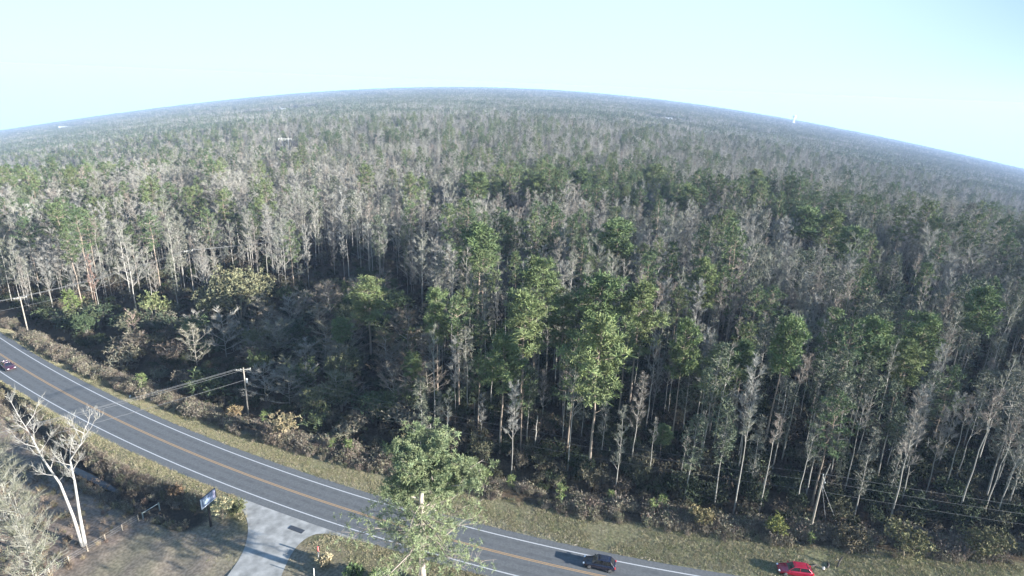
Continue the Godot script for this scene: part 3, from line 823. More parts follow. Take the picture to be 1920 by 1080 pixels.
func special_trees() -> void:
	var pale := Color(0.31, 0.30, 0.28)
	# the lone pine on the near verge
	var tr := Geo.new(); var cr := Geo.new()
	var green := Color(0.185, 0.222, 0.118); var bark := Color(0.40, 0.35, 0.30)
	var pts: Array = [Vector3(0, -0.4, 0), Vector3(0.1, 4.6, 0), Vector3(-0.1, 9.2, 0.1), Vector3(0.15, 13.8, 0), Vector3(0.0, 17.0, 0.2), Vector3(0.3, 20, 0), Vector3(0.1, 22.6, 0), Vector3(0.0, 24.6, 0)]
	tr.tube(pts, [0.52, 0.44, 0.40, 0.34, 0.28, 0.2, 0.12, 0.05], 12, bark * 0.85, bark * 1.15)
	var limbs: Array = []     # start height, direction, length, rise, lushness
	for i in 30:
		var y := rnd(18.0, 24.2)
		limbs.append([y, i * 2.4 + rnd(-0.4, 0.4), 5.9 * sqrt(1.0 - pow((y - 18.0) / 7.0, 2.0)) * rnd(0.6, 1.0), rnd(0.2, 0.65), 1.25])
	for d in [[17.6, 2.9, 4.2, 0.35], [16.8, 3.3, 4.6, 0.15], [16.2, 3.0, 5.2, -0.1], [17.8, 0.25, 7.4, 0.42], [18.4, 0.05, 7.8, 0.32], [18.2, -0.3, 7.2, 0.28], [17.9, -0.1, 7.6, 0.36], [15.5, 0.5, 4.4, 0.4]]: limbs.append([d[0], -d[1], d[2], d[3], 1.15])
	for i in 36: limbs.append([8.4 + i * 0.225 + rnd(-0.3, 0.3), i * 2.4 + rnd(-0.5, 0.5), rnd(4.2, 10.4) * (1.0 if i < 26 else 0.75), rnd(-0.5, 0.12), 0.6])
	for L in limbs:
		var o := along(pts, (L[0] + 0.4) / 25.0)
		o.y = L[0]
		var d := Vector3(cos(L[1]), L[3], sin(L[1])).normalized()
		var l: float = L[2]
		var p1 := o + d * l * 0.35 + Vector3(0, rnd(-0.1, 0.3), 0)
		var p2 := p1 + (d + Vector3(rnd(-0.5, 0.5), rnd(-0.1, 0.5), rnd(-0.5, 0.5))).normalized() * l * 0.35
		var p3 := p2 + (d + Vector3(rnd(-0.5, 0.5), rnd(0.0, 0.6), rnd(-0.5, 0.5))).normalized() * l * 0.3
		tr.tube([o, p1, p2, p3], [0.05 + 0.016 * l, 0.04 + 0.011 * l, 0.03 + 0.005 * l, 0.015] if L[4] > 1.0 else [0.04 + 0.010 * l, 0.03 + 0.007 * l, 0.02 + 0.004 * l, 0.012], 5, bark * (1.1 if L[4] > 1.0 else 0.62))
		for k in int(5 + l * 1.6) if L[4] > 1.0 else int(6 + l * 2.0):
			var s := rnd(0.4 if L[4] > 1.0 else 0.18, 1.0)
			var q := p1.lerp(p2, s * 2.0 - 0.8) if s < 0.9 and s < 0.7 else p2.lerp(p3, (s - 0.7) * 3.3)
			var e := q + Vector3(rnd(-1, 1), rnd(-0.35, 0.7), rnd(-1, 1)).normalized() * rnd(0.5, 1.0) * (0.6 + 0.16 * l)
			tr.tube([q, e], [0.022, 0.008], 3, bark * 0.7)
			for j in (4 if L[4] > 1.0 else (2 if k % 2 == 0 else 1)):
				tuft(cr, e + Vector3(rnd(-1, 1), rnd(-0.5, 0.6), rnd(-1, 1)) * 0.65, rnd(0.4, 0.66), int(26 * minf(L[4], 1.0)) + 3, 0.07 if L[4] > 1.0 else 0.06, vary(green * (1.0 if L[4] > 1.0 else 1.12), 0.2))
	var lone := thing("pine_tree", "big lone pine with pale crooked limbs in front of the road", "pine tree", Vector3(-9.8, 0, -60.6), 0.0)
	part("trunk", tr.mesh(bark_mat), lone); part("crown", cr.mesh(leaf_mat), lone)

	# twin-stemmed pale tree at lower left
	tr = Geo.new(); cr = Geo.new()
	for s in [[[Vector3(0, -0.3, 0), Vector3(-0.6, 5, -0.2), Vector3(-1.6, 10, -0.5), Vector3(-3.2, 14.0, -0.5), Vector3(-4.3, 17.5, -0.8), Vector3(-5.4, 20.5, -0.8)], 0], [[Vector3(0.25, -0.3, -0.1), Vector3(0.2, 5, -0.4), Vector3(0.2, 10, -0.8), Vector3(0.1, 13.5, -1.0), Vector3(1.9, 16.0, -1.2), Vector3(3.0, 18.8, -1.3)], 1]]:
		var q: Array = s[0]
		tr.tube(q, [0.27, 0.19, 0.15, 0.105, 0.065, 0.02], 9, pale, pale * 1.08)
		for i in 13:
			var t := 0.42 + i * 0.045
			var o := along(q, t); var a: float = i * 2.4 + s[1]
			var d := Vector3(cos(a), rnd(0.5, 1.4), sin(a)).normalized(); var l := rnd(1.6, 3.6)
			var mid := o + d * l * 0.5; var e := mid + (d + Vector3(rnd(-0.3, 0.3), 0.5, rnd(-0.3, 0.3))).normalized() * l * 0.6
			tr.tube([o, mid, e], [0.06, 0.04, 0.014], 5, pale)
			for k in 9:
				var w := mid.lerp(e, rnd(0.0, 1.0)); var f := (d + Vector3(rnd(-1, 1), rnd(-0.1, 1), rnd(-1, 1))).normalized()
				tr.tube([w, w + f * rnd(0.6, 1.6)], [0.028, 0.008], 3, pale)
				for j in 6:
					var b := w + f * rnd(0.1, 1.4); var f2 := (f + Vector3(rnd(-1, 1), rnd(-0.1, 1), rnd(-1, 1))).normalized(); var sd := f2.cross(Vector3(rnd(-1, 1), rnd(-1, 1), 0.3)).normalized() * 0.02
					cr.tri(b - sd, b + f2 * rnd(0.4, 1.0), b + sd, vary(Color(0.27, 0.265, 0.235), 0.2))
	var twin := thing("bare_tree", "white-barked leafless tree with two tall stems beside the lawn", "bare tree", Vector3(-58.8, 0, -68.9), 0.0)
	part("trunk", tr.mesh(bark_mat), twin); part("branches", cr.mesh(leaf_mat), twin)

	# moss-grey trees in the lower left corner
	var i := 0
	for p in [[-58.8, -60.8, 15.0, 0.0], [-62.0, -64.0, 14.5, 1.0], [-66.5, -67.5, 15.0, 2.1], [-56.4, -58.0, 12.0, 3.0], [-72.0, -72.0, 14.0, 4.0], [-78.5, -78.5, 13.0, 5.2], [-84.0, -85.0, 11.0, 0.7]]:
		var pr := bare(15.0, 0.16, 4.2, 22, 16, Color(0.26, 0.255, 0.22), [Color(0.155, 0.158, 0.118), Color(0.19, 0.186, 0.155)][i % 2], 0.75, 0.042)
		for k in 60: tuft(pr[1], Vector3(rnd(-2.6, 2.6), rnd(2.5, 12.0), rnd(-2.6, 2.6)), rnd(0.5, 0.9), 9, 0.09, vary(Color(0.15, 0.152, 0.11), 0.2))
		plant("mossy_tree", ["grey-green mossy tree at the lower left corner beside the white tree", "moss-hung grey tree left of the white twin tree", "tangled grey tree above the lower left corner", "hazy mossy tree in front of the white twin tree", "grey leafless tree on the left edge near the ditch", "thin grey tree by the left verge of the road", "bushy moss-grey tree at the bottom left"][i], "tree", made(pr, 15.0), p[0], p[1], p[2], p[3], "mossy trees in the lower left corner")
		i += 1
	# arching white limb
	tr = Geo.new()
	tr.tube([Vector3(0, -0.3, 0), Vector3(-0.3, 3.0, 0), Vector3(-1.2, 5.2, 0.2), Vector3(-3.0, 6.4, 0.6), Vector3(-5.0, 6.2, 0.9), Vector3(-6.8, 4.6, 1.2)], [0.2, 0.17, 0.14, 0.12, 0.09, 0.04], 8, pale)
	tr.tube([Vector3(-0.3, 3.0, 0), Vector3(-1.4, 6.0, 0.4), Vector3(-3.4, 8.4, 0.4), Vector3(-5.0, 10.4, 0.2)], [0.13, 0.1, 0.07, 0.02], 7, pale)
	cr = Geo.new()
	for k in 40:
		var b := Vector3(-1.2, 5.4, 0.2).lerp(Vector3(-5.5, 9.0, 0.6), rnd(0, 1)); var f := Vector3(rnd(-1, 0.6), rnd(0, 1.2), rnd(-1, 1)).normalized()
		cr.tube([b, b + f * rnd(0.8, 2.2)], [0.03, 0.008], 3, pale * 0.9)
	var arch := thing("bare_tree", "leafless tree with a white limb arching over at the left edge", "bare tree", Vector3(-64.5, 0, -67.0), 0.0)
	part("trunk", tr.mesh(bark_mat), arch); part("branches", cr.mesh(leaf_mat), arch)

	# trees and tall bushes of the low clearing
	var oak := leafy(13.0, 8.6, 7, 900, Color(0.165, 0.165, 0.098), Color(0.33, 0.31, 0.26), 0.26, 0.5, 0.8)
	plant("oak_tree", "big rounded olive-yellow tree beside the tall thin poles in the clearing", "oak tree", made(oak, 13.0), -73.0, -153.0, 14.5, 0.6)
	plant("small_tree", "yellow-green small tree left of the big olive tree", "tree", made(leafy(8.0, 2.6, 4, 160, Color(0.16, 0.18, 0.085), Color(0.3, 0.28, 0.22), 0.22, 0.4), 8.0), -93.2, -147.9, 9.5, 0.0)
	plant("cedar_tree", "bright green pointed small tree by the left pole", "cedar tree", made(column_tree(8.0, 0.06, 1.9, Color(0.13, 0.17, 0.06), Color(0.3, 0.26, 0.2), 150), 8.0), -113.4, -147.0, 8.8, 0.0)
	plant("bare_tree", "reddish-brown leafless tree in the left woods", "bare tree", made(bare(20.0, 0.4, 1.9, 16, 14, Color(0.3, 0.22, 0.18), Color(0.25, 0.17, 0.14), 1.5, 0.06), 20.0), -110.7, -151.5, 17.5, 0.0)
	plant("bare_tree", "straight pale trunk right beside the tall thin pole", "bare tree", bare_kinds[3], -88.4, -167.1, 17.0, 1.0)
	plant("dead_tree", "pinkish leaning dead tree in front of the left woods", "dead tree", made(bare(8.0, 0.2, 2.6, 13, 4, Color(0.40, 0.32, 0.28), Color(0.30, 0.23, 0.19), 0.9, 0.05), 8.0), -92.3, -137.5, 7.6, 2.0, "", 1.0, "branches")
	i = 0
	for p in [[-70.6, -124.5, 10.0, "rounded grey leafless tree in the middle of the shaded clearing"], [-57.7, -147.8, 9.5, "silvery leafless tree right of the big olive tree"], [-48.1, -141.7, 9.0, "grey leafless tree between olive tree and wide short pine"], [-42.0, -126.7, 10.5, "brownish leafless tree left of the wide short pine"], [-27.0, -121.6, 11.5, "spreading brown leafless tree right of the wide short pine"], [-60.0, -133.0, 8.0, "low grey leafless tree in the clearing behind the pole"], [-24.0, -131.0, 12.0, "russet leafless tree by the left corner of the middle woods"], [-20.5, -116.0, 11.0, "brown hazy leafless tree at the left foot of the middle woods"], [-76.0, -136.0, 8.5, "pale leafless small tree below the big olive tree"]]:
		var tw: Color = [Color(0.24, 0.225, 0.175), Color(0.30, 0.285, 0.25), Color(0.21, 0.19, 0.13), Color(0.19, 0.145, 0.10)][[0, 1, 0, 2, 3, 2, 3, 3, 1][i]]
		plant("bare_tree", p[3], "bare tree", made(bare(10.0, 0.12, 3.6, 17, 15, Color(0.30, 0.28, 0.24), tw, 0.6, 0.055), 10.0), p[0], p[1], p[2], i * 1.1, "leafless trees in the low clearing", 1.15)
		i += 1

	# bushy leafless trees filling the right half of the clearing
	var bushy: Array = []
	for k in 5: bushy.append(made(bare(9.0, 0.08, 3.4, 18, 17, Color(0.30, 0.28, 0.24), [Color(0.20, 0.19, 0.155), Color(0.185, 0.162, 0.13), Color(0.25, 0.242, 0.215), Color(0.175, 0.178, 0.125), Color(0.205, 0.178, 0.148)][k], 0.55, 0.07), 9.0))
	var items: Array = []; var tries := 0
	while items.size() < 46 and tries < 3000:
		tries += 1
		var x := rnd(-80, -12); var z := rnd(-172, -104); var h := rnd(5.0, 11.0); var t := rnd(0, TAU)
		if off_road(x, z) < scrub_off(x) + 10.0 or x + z * 0.4 < -125.0 or not Geometry2D.is_point_in_polygon(Vector2(x, z), clearing): continue
		items.append([plant("bushy_tree", "", "tree", bushy[items.size() % 5], x, z, h, t, "bushy leafless trees of the low clearing", 1.2), "%s %s bushy leafless tree" % [size_word(h, 8.0), ["greyish", "brown", "silvery", "olive-brown", "dull brown"][items.size() % 5]]])
	label_all(items)
	# small evergreens among them
	var evergreen: Array = []
	for k in 3: evergreen.append(made(leafy(7.0, 3.0, 5, 260, [Color(0.10, 0.125, 0.06), Color(0.075, 0.105, 0.055), Color(0.125, 0.135, 0.075)][k], Color(0.25, 0.23, 0.19), 0.13, 0.4, 0.65), 7.0))
	items = []; tries = 0
	while items.size() < 34 and tries < 3000:
		tries += 1
		var x := rnd(-118, -12); var z := rnd(-180, -104); var h := rnd(4.0, 9.0); var t := rnd(0, TAU)
		if off_road(x, z) < scrub_off(x) + 9.0 or not Geometry2D.is_point_in_polygon(Vector2(x, z), clearing) or seg_dist(Vector2(x, z), corridor_a, corridor_b) < 5.0: continue
		items.append([plant("small_evergreen", "", "evergreen tree", evergreen[items.size() % 3], x, z, h, t, "small evergreens of the low clearing"), "%s %s small evergreen" % [size_word(h, 6.5), ["leafy green", "dark green", "olive green"][items.size() % 3]]])
	label_all(items)

func build_low_plants() -> void:
	var wholes: Array = []
	for k in shrub_kinds: wholes.append(k.whole)
	# shrubs of the clearing, one by one
	var n := 0; var tries := 0; var items: Array = []
	while n < 130 and tries < 6000:
		tries += 1
		var x := rnd(-128, -12); var z := rnd(-195, -92); var s := rnd(1.8, 5.8); var k := rng.randi() % 8; var t := rnd(0, TAU)
		var o := off_road(x, z)
		if o < scrub_off(x) + 7.0 or not Geometry2D.is_point_in_polygon(Vector2(x, z), clearing): continue
		var tone: String = ["dark green", "mid green", "olive", "dull green", "brown", "tan", "blackish green", "dry brown"][k]
		items.append([plant("shrub", "", "shrub", shrub_kinds[k], x, z, s, t, "shrubs in the low clearing behind the pole", rnd(0.9, 1.5), "foliage", "stems"), "%s %s shrub" % ["tall" if s > 3.6 else ("low" if s < 2.4 else "rounded"), tone]])
		n += 1
	label_all(items)
	# undergrowth of the woods
	var list: Array = []
	for i in 15000:
		var z := -70.0 - 330.0 * pow(rnd(0, 1), 1.25); var x := rnd(-1, 1) * (-z * 0.95 + 30.0); var k := rng.randi() % 8; var s := rnd(0.35, 1.0) + pow(rnd(0, 1), 4.0) * 0.9; var t := rnd(0, TAU); var tone := rnd(0.45, 0.9)
		var o := off_road(x, z)
		if not in_view(x, z) or o < scrub_off(x) + 6.0: continue
		if s > 0.8 and not wooded(x, z): s *= 0.55
		list.append([k, x, z, s, t, Color(tone, tone, tone * 0.95)])
	mass("undergrowth", "dark evergreen and brown undergrowth on the forest floor", list, wholes, "shrubs")

	# brush along the forest side of the verge
	var brush: Array = []
	for i in 7:
		var g := Geo.new()
		var col: Color = [Color(0.155, 0.13, 0.10), Color(0.20, 0.175, 0.13), Color(0.115, 0.10, 0.08), Color(0.24, 0.22, 0.155), Color(0.13, 0.135, 0.085), Color(0.15, 0.118, 0.098), Color(0.21, 0.185, 0.15)][i]
		for k in 46:
			var b := Vector3(rnd(-0.6, 0.6), 0, rnd(-0.6, 0.6)); var d := Vector3(rnd(-0.4, 0.4), 1, rnd(-0.4, 0.4)).normalized() * rnd(0.6, 1.7); var w := Vector3(rnd(-1, 1), 0, rnd(-1, 1)).normalized() * 0.025
			g.tri(b - w, b + d, b + w, vary(col * 1.2, 0.3))
			tuft(g, b + d * rnd(0.45, 0.95), 0.22, 3, 0.11, vary(col, 0.3))
		brush.append(g.mesh(leaf_mat))
	list = []
	for i in 7600:
		var x := rnd(-136, 98); var s := scrub_off(x); var f := rnd(0, 1); var k := rng.randi() % 7; var t := rnd(0, TAU); var sz := rnd(0.55, 1.25); var tone := rnd(0.75, 1.25)
		var o := s + f * (6.0 if x > -60.0 else 4.5) + rnd(-0.4, 0.4)
		if f < 0.12: sz *= 0.5
		if x < -55.0: sz *= 0.78
		sz *= 0.85 + 0.75 * fine_noise.get_noise_2d(x * 1.3, o * 1.3) + 0.5 * zone_noise.get_noise_2d(x * 5.0, 40.0)
		if sz < 0.32 or (fine_noise.get_noise_2d(x * 0.7 + 50.0, o * 0.9) < -0.22 and f < 0.6): continue
		var sl := road_slope(x); var nn := Vector2(sl, -1.0).normalized()
		list.append([k, x + nn.x * o, road_z(x) + nn.y * o, sz, t, Color(tone, tone, tone)])
	mass("brush", "brown winter brush lining the far verge", list, brush, "stalks")
	# brush and weeds of the ditch and yard on the near side
	list = []
	for i in 1500:
		var x := rnd(-112, -43); var dz := rnd(-4.5, 3.2); var k := rng.randi() % 7; var t := rnd(0, TAU); var sz := rnd(0.3, 0.85)
		var z := 0.0
		for j in ditch.size() - 1:
			if x >= ditch[j].x and x <= ditch[j + 1].x: z = lerpf(ditch[j].y, ditch[j + 1].y, (x - ditch[j].x) / (ditch[j + 1].x - ditch[j].x))
		if z == 0.0: continue
		z += dz
		if ditch_dist(x, z) < 1.3 or off_road(x, z) > -6.5: continue
		list.append([k, x, z, sz, t, Color(1, 1, 1)])
	for i in 700:
		var x := rnd(-92, -55); var z := rnd(-86, -54); var k := rng.randi() % 7; var t := rnd(0, TAU); var sz := rnd(0.2, 0.7)
		if off_road(x, z) > -9.0 or (Vector2(x, z) - Vector2(-54.5, -72)).dot(Vector2(-0.92, -0.39)) < 0.3: continue
		list.append([k, x, z, sz, t, Color(1, 0.9, 0.85)])
	mass("weeds", "dry reddish weeds along the near ditch and yard", list, brush, "stalks")

	# grass
	var blades: Array = []
	for i in 5:
		var g := Geo.new()
		for k in 16:
			var b := Vector3(rnd(-0.3, 0.3), -0.02, rnd(-0.3, 0.3)); var d := Vector3(rnd(-0.6, 0.6), 1, rnd(-0.6, 0.6)).normalized() * rnd(0.10, 0.26); var w := Vector3(rnd(-1, 1), 0, rnd(-1, 1)).normalized() * 0.028
			g.tri(b - w, b + d, b + w, vary([Color(0.31, 0.28, 0.18), Color(0.25, 0.245, 0.135), Color(0.36, 0.32, 0.22), Color(0.21, 0.225, 0.11), Color(0.27, 0.23, 0.15)][i], 0.25))
		blades.append(g.mesh(leaf_mat))
	list = []
	for i in 60000:
		var x := rnd(-140, 98); var near := i % 5 < 2; var f := rnd(0, 1); var k := rng.randi() % 5; var t := rnd(0, TAU); var sz := rnd(0.5, 1.25)
		var o := lerpf(4.9, scrub_off(x) + 1.0, f) if not near else lerpf(-5.0, -17.0, f * f)
		var sl := road_slope(x); var nn := Vector2(sl, -1.0).normalized()
		var px := x + nn.x * o; var pz := road_z(x) + nn.y * o
		if near and (Geometry2D.is_point_in_polygon(Vector2(px, pz), PackedVector2Array([Vector2(-41, -80), Vector2(-36, -72), Vector2(-37, -46), Vector2(-28.5, -46), Vector2(-29.4, -69.5), Vector2(-26, -73.6), Vector2(-14, -70.3), Vector2(-14, -76)])) or ditch_dist(px, pz) < 1.6): continue
		if near and o < -9.0: sz *= 0.55
		if fine_noise.get_noise_2d(px * 0.8, pz * 0.8) < -0.25: sz *= 0.5
		list.append([k, px, pz, sz, t, Color.WHITE])
	mass("grass", "short dormant grass on both verges and the lawn", list, blades, "tufts")
	var g0 := Geo.new()
	g0.tube([Vector3(0, -0.03, 0), Vector3(0, 0.05, 0), Vector3(0.01, 0.09, 0)], [0.14, 0.12, 0.04], 6, Color(0.42, 0.38, 0.31)); g0.cap(Vector3(0.01, 0.09, 0), 0.04, 6, Vector3.UP, Color(0.42, 0.38, 0.31))
	list = []
	for i in 520:
		var x := rnd(-80, 60); var o := 4.9 + absf(rng.randfn(0, 0.7)); var sl := road_slope(x); var nn := Vector2(sl, -1.0).normalized(); var t := rnd(0, TAU); var s := rnd(0.3, 1.1)
		if zone_noise.get_noise_2d(x * 6.0, 0.0) < -0.05: continue
		list.append([0, x + nn.x * o, road_z(x) + nn.y * o, s, t, Color.WHITE * rnd(0.7, 1.1)])
	mass("gravel", "pale gravel and clods along the asphalt edge", list, [g0.mesh(leaf_mat)], "stones")

	# bushes one can pick out
	var i := 0
	for p in [
		[-40.5, -97.2, 5.2, 2.3, Color(0.24, 0.205, 0.125), "tan yellow bush in the brush right of the left pole"],
		[-53.0, -104.2, 3.0, 1.5, Color(0.23, 0.175, 0.10), "golden-brown bush just left of the wooden pole"],
		[41.3, -76.7, 3.3, 1.7, Color(0.17, 0.18, 0.06), "yellow-green bush left of the right-hand pole"],
		[30.8, -78.4, 2.9, 2.0, Color(0.22, 0.19, 0.10), "tan bushy clump in the brush left of the yellow-green bush"],
		[59.6, -73.6, 4.2, 4.2, Color(0.15, 0.145, 0.075), "large olive bush on the verge right of the red car"],
		[71.4, -74.0, 4.0, 3.9, Color(0.14, 0.135, 0.07), "large olive bush nearest the right edge"],
		[52.0, -74.6, 3.0, 2.6, Color(0.13, 0.11, 0.07), "brown bush between the pole and the large olive bushes"],
		[81.0, -74.0, 3.6, 3.0, Color(0.11, 0.125, 0.05), "green bush at the right edge of the verge"],
		[-42.3, -75.6, 3.4, 1.6, Color(0.52, 0.47, 0.27), "pale yellow bush behind the roadside sign"],
		[-40.6, -77.0, 1.7, 1.6, Color(0.14, 0.15, 0.075), "small green bush right of the pale yellow bush"],
		[-24.4, -67.2, 1.4, 1.2, Color(0.36, 0.31, 0.20), "dry straw-coloured plant beside the red and white marker"],
		[-19.6, -64.6, 2.0, 1.8, Color(0.10, 0.145, 0.06), "dark green bush at the bottom beside the straw plant"],
		[-15.5, -63.6, 2.2, 2.4, Color(0.12, 0.16, 0.07), "green bush at the foot of the lone pine on its left"],
		[-6.0, -62.2, 2.6, 2.2, Color(0.13, 0.16, 0.075), "green bush at the foot of the lone pine on its right"],
		[-21.6, -62.0, 1.6, 1.4, Color(0.13, 0.15, 0.07), "grey-green bush behind the white stake"],
		[-103.0, -108.4, 2.2, 1.8, Color(0.13, 0.11, 0.07), "brown bush by the ditch at the left edge"],
		[-52.0, -80.6, 1.6, 1.4, Color(0.19, 0.13, 0.08), "reddish dry bush at the ditch left of the sign"],
	]:
		plant("bush", p[5], "bush", made(leafy(p[2], p[3], 5, int(70 + p[2] * p[3] * 14), p[4], Color(0.26, 0.22, 0.17), 0.16, 0.35, 0.5), p[2]), p[0], p[1], p[2], i * 0.8, "", 1.0, "foliage", "stems")
		i += 1
	var sap := made(column_tree(4.0, 0.15, 0.9, Color(0.15, 0.19, 0.075), Color(0.3, 0.26, 0.2), 34), 4.0)
	for p in [[9.1, -82.2, 3.4, "tallest green sapling in the brush right of the lone pine"], [17.5, -84.0, 2.2, "small sapling in the brush above the dark car"], [25.4, -81.9, 3.0, "green sapling in the brush midway between dark car and right pole"], [23.6, -80.6, 2.4, "smaller sapling beside the midway green sapling"], [-3.0, -86.0, 3.0, "green sapling just right of the lone pine crown"], [1.2, -85.6, 2.6, "second thin sapling right of the lone pine crown"], [-31.0, -94.4, 2.4, "small sapling in the brush right of the tan yellow bush"], [-47.2, -103.6, 2.6, "light green sapling right of the wooden pole foot"], [-28.0, -93.6, 2.8, "thin sapling in the brush left of the lone pine"], [-76.4, -113.2, 3.6, "dry upright sapling standing above the left brush"], [46.2, -75.0, 2.0, "yellowish sapling at the foot of the right-hand pole"]]:
		plant("sapling", p[3], "sapling", sap, p[0], p[1], p[2], i * 0.9, "", 1.0, "foliage", "stem")
		i += 1

func build_objects() -> void:
	# cars
	var y := 0.056
	var facing := func(x: float) -> float: return atan(-road_slope(x))
	car("parked_car", "red car stopped on the grassy shoulder", Vector3(41.3, 0.04, -69.2), PI + facing.call(41.2) - 0.02, Color(0.30, 0.006, 0.028), 1.5, 4.6)
	car("moving_car", "dark navy hatchback driving left in the far lane", Vector3(13.8, y, road_z(13.8) - 1.75), PI + facing.call(13.8), Color(0.010, 0.010, 0.025), 1.6, 4.5)
	car("moving_car", "purplish-red car in the near lane at the left edge", Vector3(-110.6, y, road_z(-110.6) + 2.1), facing.call(-110.6), Color(0.06, 0.008, 0.02), 1.5, 4.6, false)

	# poles and wires
	var pa := utility_pole(-51.7, -107.0, 10.4, 0.30, "wooden pole standing in the brush left of centre", 0.0, 1, 2.7)
	transformer(get_node("utility_pole"), 7.6)
	var pb := utility_pole(47.3, -77.6, 10.6, 1.25, "leaning wooden pole in the brush above the red car", 0.02, 2, 2.2)
	var pc := utility_pole(-121.5, -140.7, 9.6, PI * 0.25, "wooden pole by the road at the left edge", 0.0, 1, 2.6)
	var pd := utility_pole(-93.7, -168.9, 15.0, PI * 0.25, "tall thin pole in the power-line gap beside the olive tree", 0.0, 1, 2.4)
	var pe := utility_pole(-52.0, -211.0, 14.0, PI * 0.25, "farther pole up the power-line gap", 0.0, 1, 2.4)
	var away := func(ends: Array, to: Vector3) -> Array:
		var r: Array = []
		for e in ends: r.append(e + to)
		return r
	wires("four bright wires crossing the road from the wooden pole to the lower left", pa, away.call(pa, Vector3(-56, -1.0, 44)), 1.0, 0.026)
	wires("long faint wires between the two roadside poles", [pa[0], pa[2], pa[3]], [pb[0], pb[2], pb[3]], 2.2, 0.015)
	wires("wires leading off to the right from the leaning pole", [pb[0], pb[2], pb[3]], away.call([pb[0], pb[2], pb[3]], Vector3(95, 0, 14)), 1.6, 0.015)
	wires("wires from the left roadside pole into the woods", pc, pd, 0.8, 0.024)
	wires("wires running on up the power-line gap", pd, pe, 0.9, 0.026)
	wires("wires leaving the left roadside pole at the left edge", pc, away.call(pc, Vector3(-42, 0, 40)), 0.8, 0.024)
	wires("wires farther up the gap from the last pole", pe, away.call(pe, Vector3(55, -2, -56)), 1.0, 0.028)
	var g := Geo.new()
	var guy := thing("guy_wire", "two thin stay wires slanting from the leaning pole", "stay wire", Vector3(47.3, 0, -77.6))
	for s in [Vector3(5.5, 0, -2.6), Vector3(3.6, 0, -2.2)]:
		g = Geo.new(); g.tube([Vector3(0.1, 9.0, 0), s], [0.015, 0.015], 4, Color.WHITE); part("wire", g.mesh(flat(Color(0.4, 0.42, 0.44), 0.5)), guy)

	# roadside sign
	var sg := thing("roadside_sign", "blue and white panel sign on one dark post by the driveway", "sign", Vector3(-43.2, 0, -73.9), deg_to_rad(74.0))
	g = Geo.new(); g.box(Vector3(0, 2.5, 0), Vector3(0.24, 5.4, 0.24)); part("post", g.mesh(flat(Color(0.02, 0.02, 0.022), 0.6)), sg)
	g = Geo.new(); g.box(Vector3(0, 4.95, 0.16), Vector3(3.0, 1.6, 0.22)); part("cabinet", g.mesh(flat(Color(0.03, 0.035, 0.05), 0.5)), sg)
	var wht := flat(Color(0.72, 0.76, 0.82), 0.35)
	g = Geo.new()
	g.box(Vector3(-1.38, 4.95, 0.285), Vector3(0.2, 1.65, 0.03)); g.box(Vector3(0, 4.18, 0.285), Vector3(2.56, 0.1, 0.03))
	part("frame", g.mesh(wht), sg)
	g = Geo.new(); g.box(Vector3(0.02, 4.99, 0.28), Vector3(2.58, 1.48, 0.03)); part("face", g.mesh(flat(Color(0.17, 0.22, 0.33), 0.35)), sg)
	g = Geo.new(); g.box(Vector3(-0.62, 5.02, 0.302), Vector3(0.9, 0.95, 0.02)); part("panel", g.mesh(flat(Color(0.34, 0.42, 0.52), 0.35)), sg)
	g = Geo.new(); g.box(Vector3(1.05, 5.0, 0.302), Vector3(0.4, 1.3, 0.02)); part("panel", g.mesh(flat(Color(0.32, 0.31, 0.42), 0.35)), sg)
	# markers and small things by the driveway
	var mk := thing("marker_post", "red and white marker post on the bare patch by the driveway", "marker post", Vector3(-25.6, 0, -68.7))
	g = Geo.new(); g.tube([Vector3(0, -0.2, 0), Vector3(0, 0.95, 0)], [0.09, 0.09], 8, Color.WHITE); part("post", g.mesh(flat(Color(0.72, 0.68, 0.64), 0.5)), mk)
	g = Geo.new(); g.tube([Vector3(0, 0.95, 0), Vector3(0, 1.75, 0)], [0.12, 0.12], 8, Color.WHITE); g.cap(Vector3(0, 1.75, 0), 0.12, 8, Vector3.UP, Color.WHITE); part("sleeve", g.mesh(flat(Color(0.66, 0.16, 0.15), 0.5)), mk)
	var stake := top("white_stake", null)
	g = Geo.new(); g.tube([Vector3(0, -0.2, 0), Vector3(0.05, 1.9, 0)], [0.07, 0.06], 8, Color.WHITE); g.cap(Vector3(0.05, 1.9, 0), 0.06, 8, Vector3.UP, Color.WHITE)
	stake.mesh = g.mesh(flat(Color(0.70, 0.68, 0.63), 0.6)); stake.position = Vector3(-24.9, 0, -64.6)
	tag(stake, "plain white wooden stake at the bottom edge below the straw plant", "stake")
	var plate := top("steel_plate", null)
	g = Geo.new(); g.box(Vector3(0, 0.06, 0), Vector3(2.5, 0.06, 0.75)); plate.mesh = g.mesh(flat(Color(0.035, 0.04, 0.05), 0.6)); plate.position = Vector3(-30.5, 0.0, -73.9); plate.rotation.y = deg_to_rad(-22)
	tag(plate, "dark rectangular steel plate lying on the driveway", "plate")
	# gate and fence of the lawn
	var gate := thing("gate", "pale metal gate rail at the lawn corner by the ditch", "gate", Vector3(-53.9, 0, -75.0), deg_to_rad(64))
	var pale := flat(Color(0.30, 0.34, 0.32), 0.6)
	for r in [0.95]:
		g = Geo.new(); g.tube([Vector3(0, r, 0), Vector3(2.6, r, 0)], [0.06, 0.06], 6, Color.WHITE); part("rail", g.mesh(pale), gate)
	for r in [0.0, 2.6]:
		g = Geo.new(); g.tube([Vector3(r, -0.3, 0), Vector3(r, 1.1, 0)], [0.09, 0.09], 8, Color.WHITE); part("post", g.mesh(pale), gate)
	var fence := thing("fence", "low wire fence with weathered posts between lawn and weedy yard", "fence", Vector3(-54.2, 0, -74.4), deg_to_rad(-117))
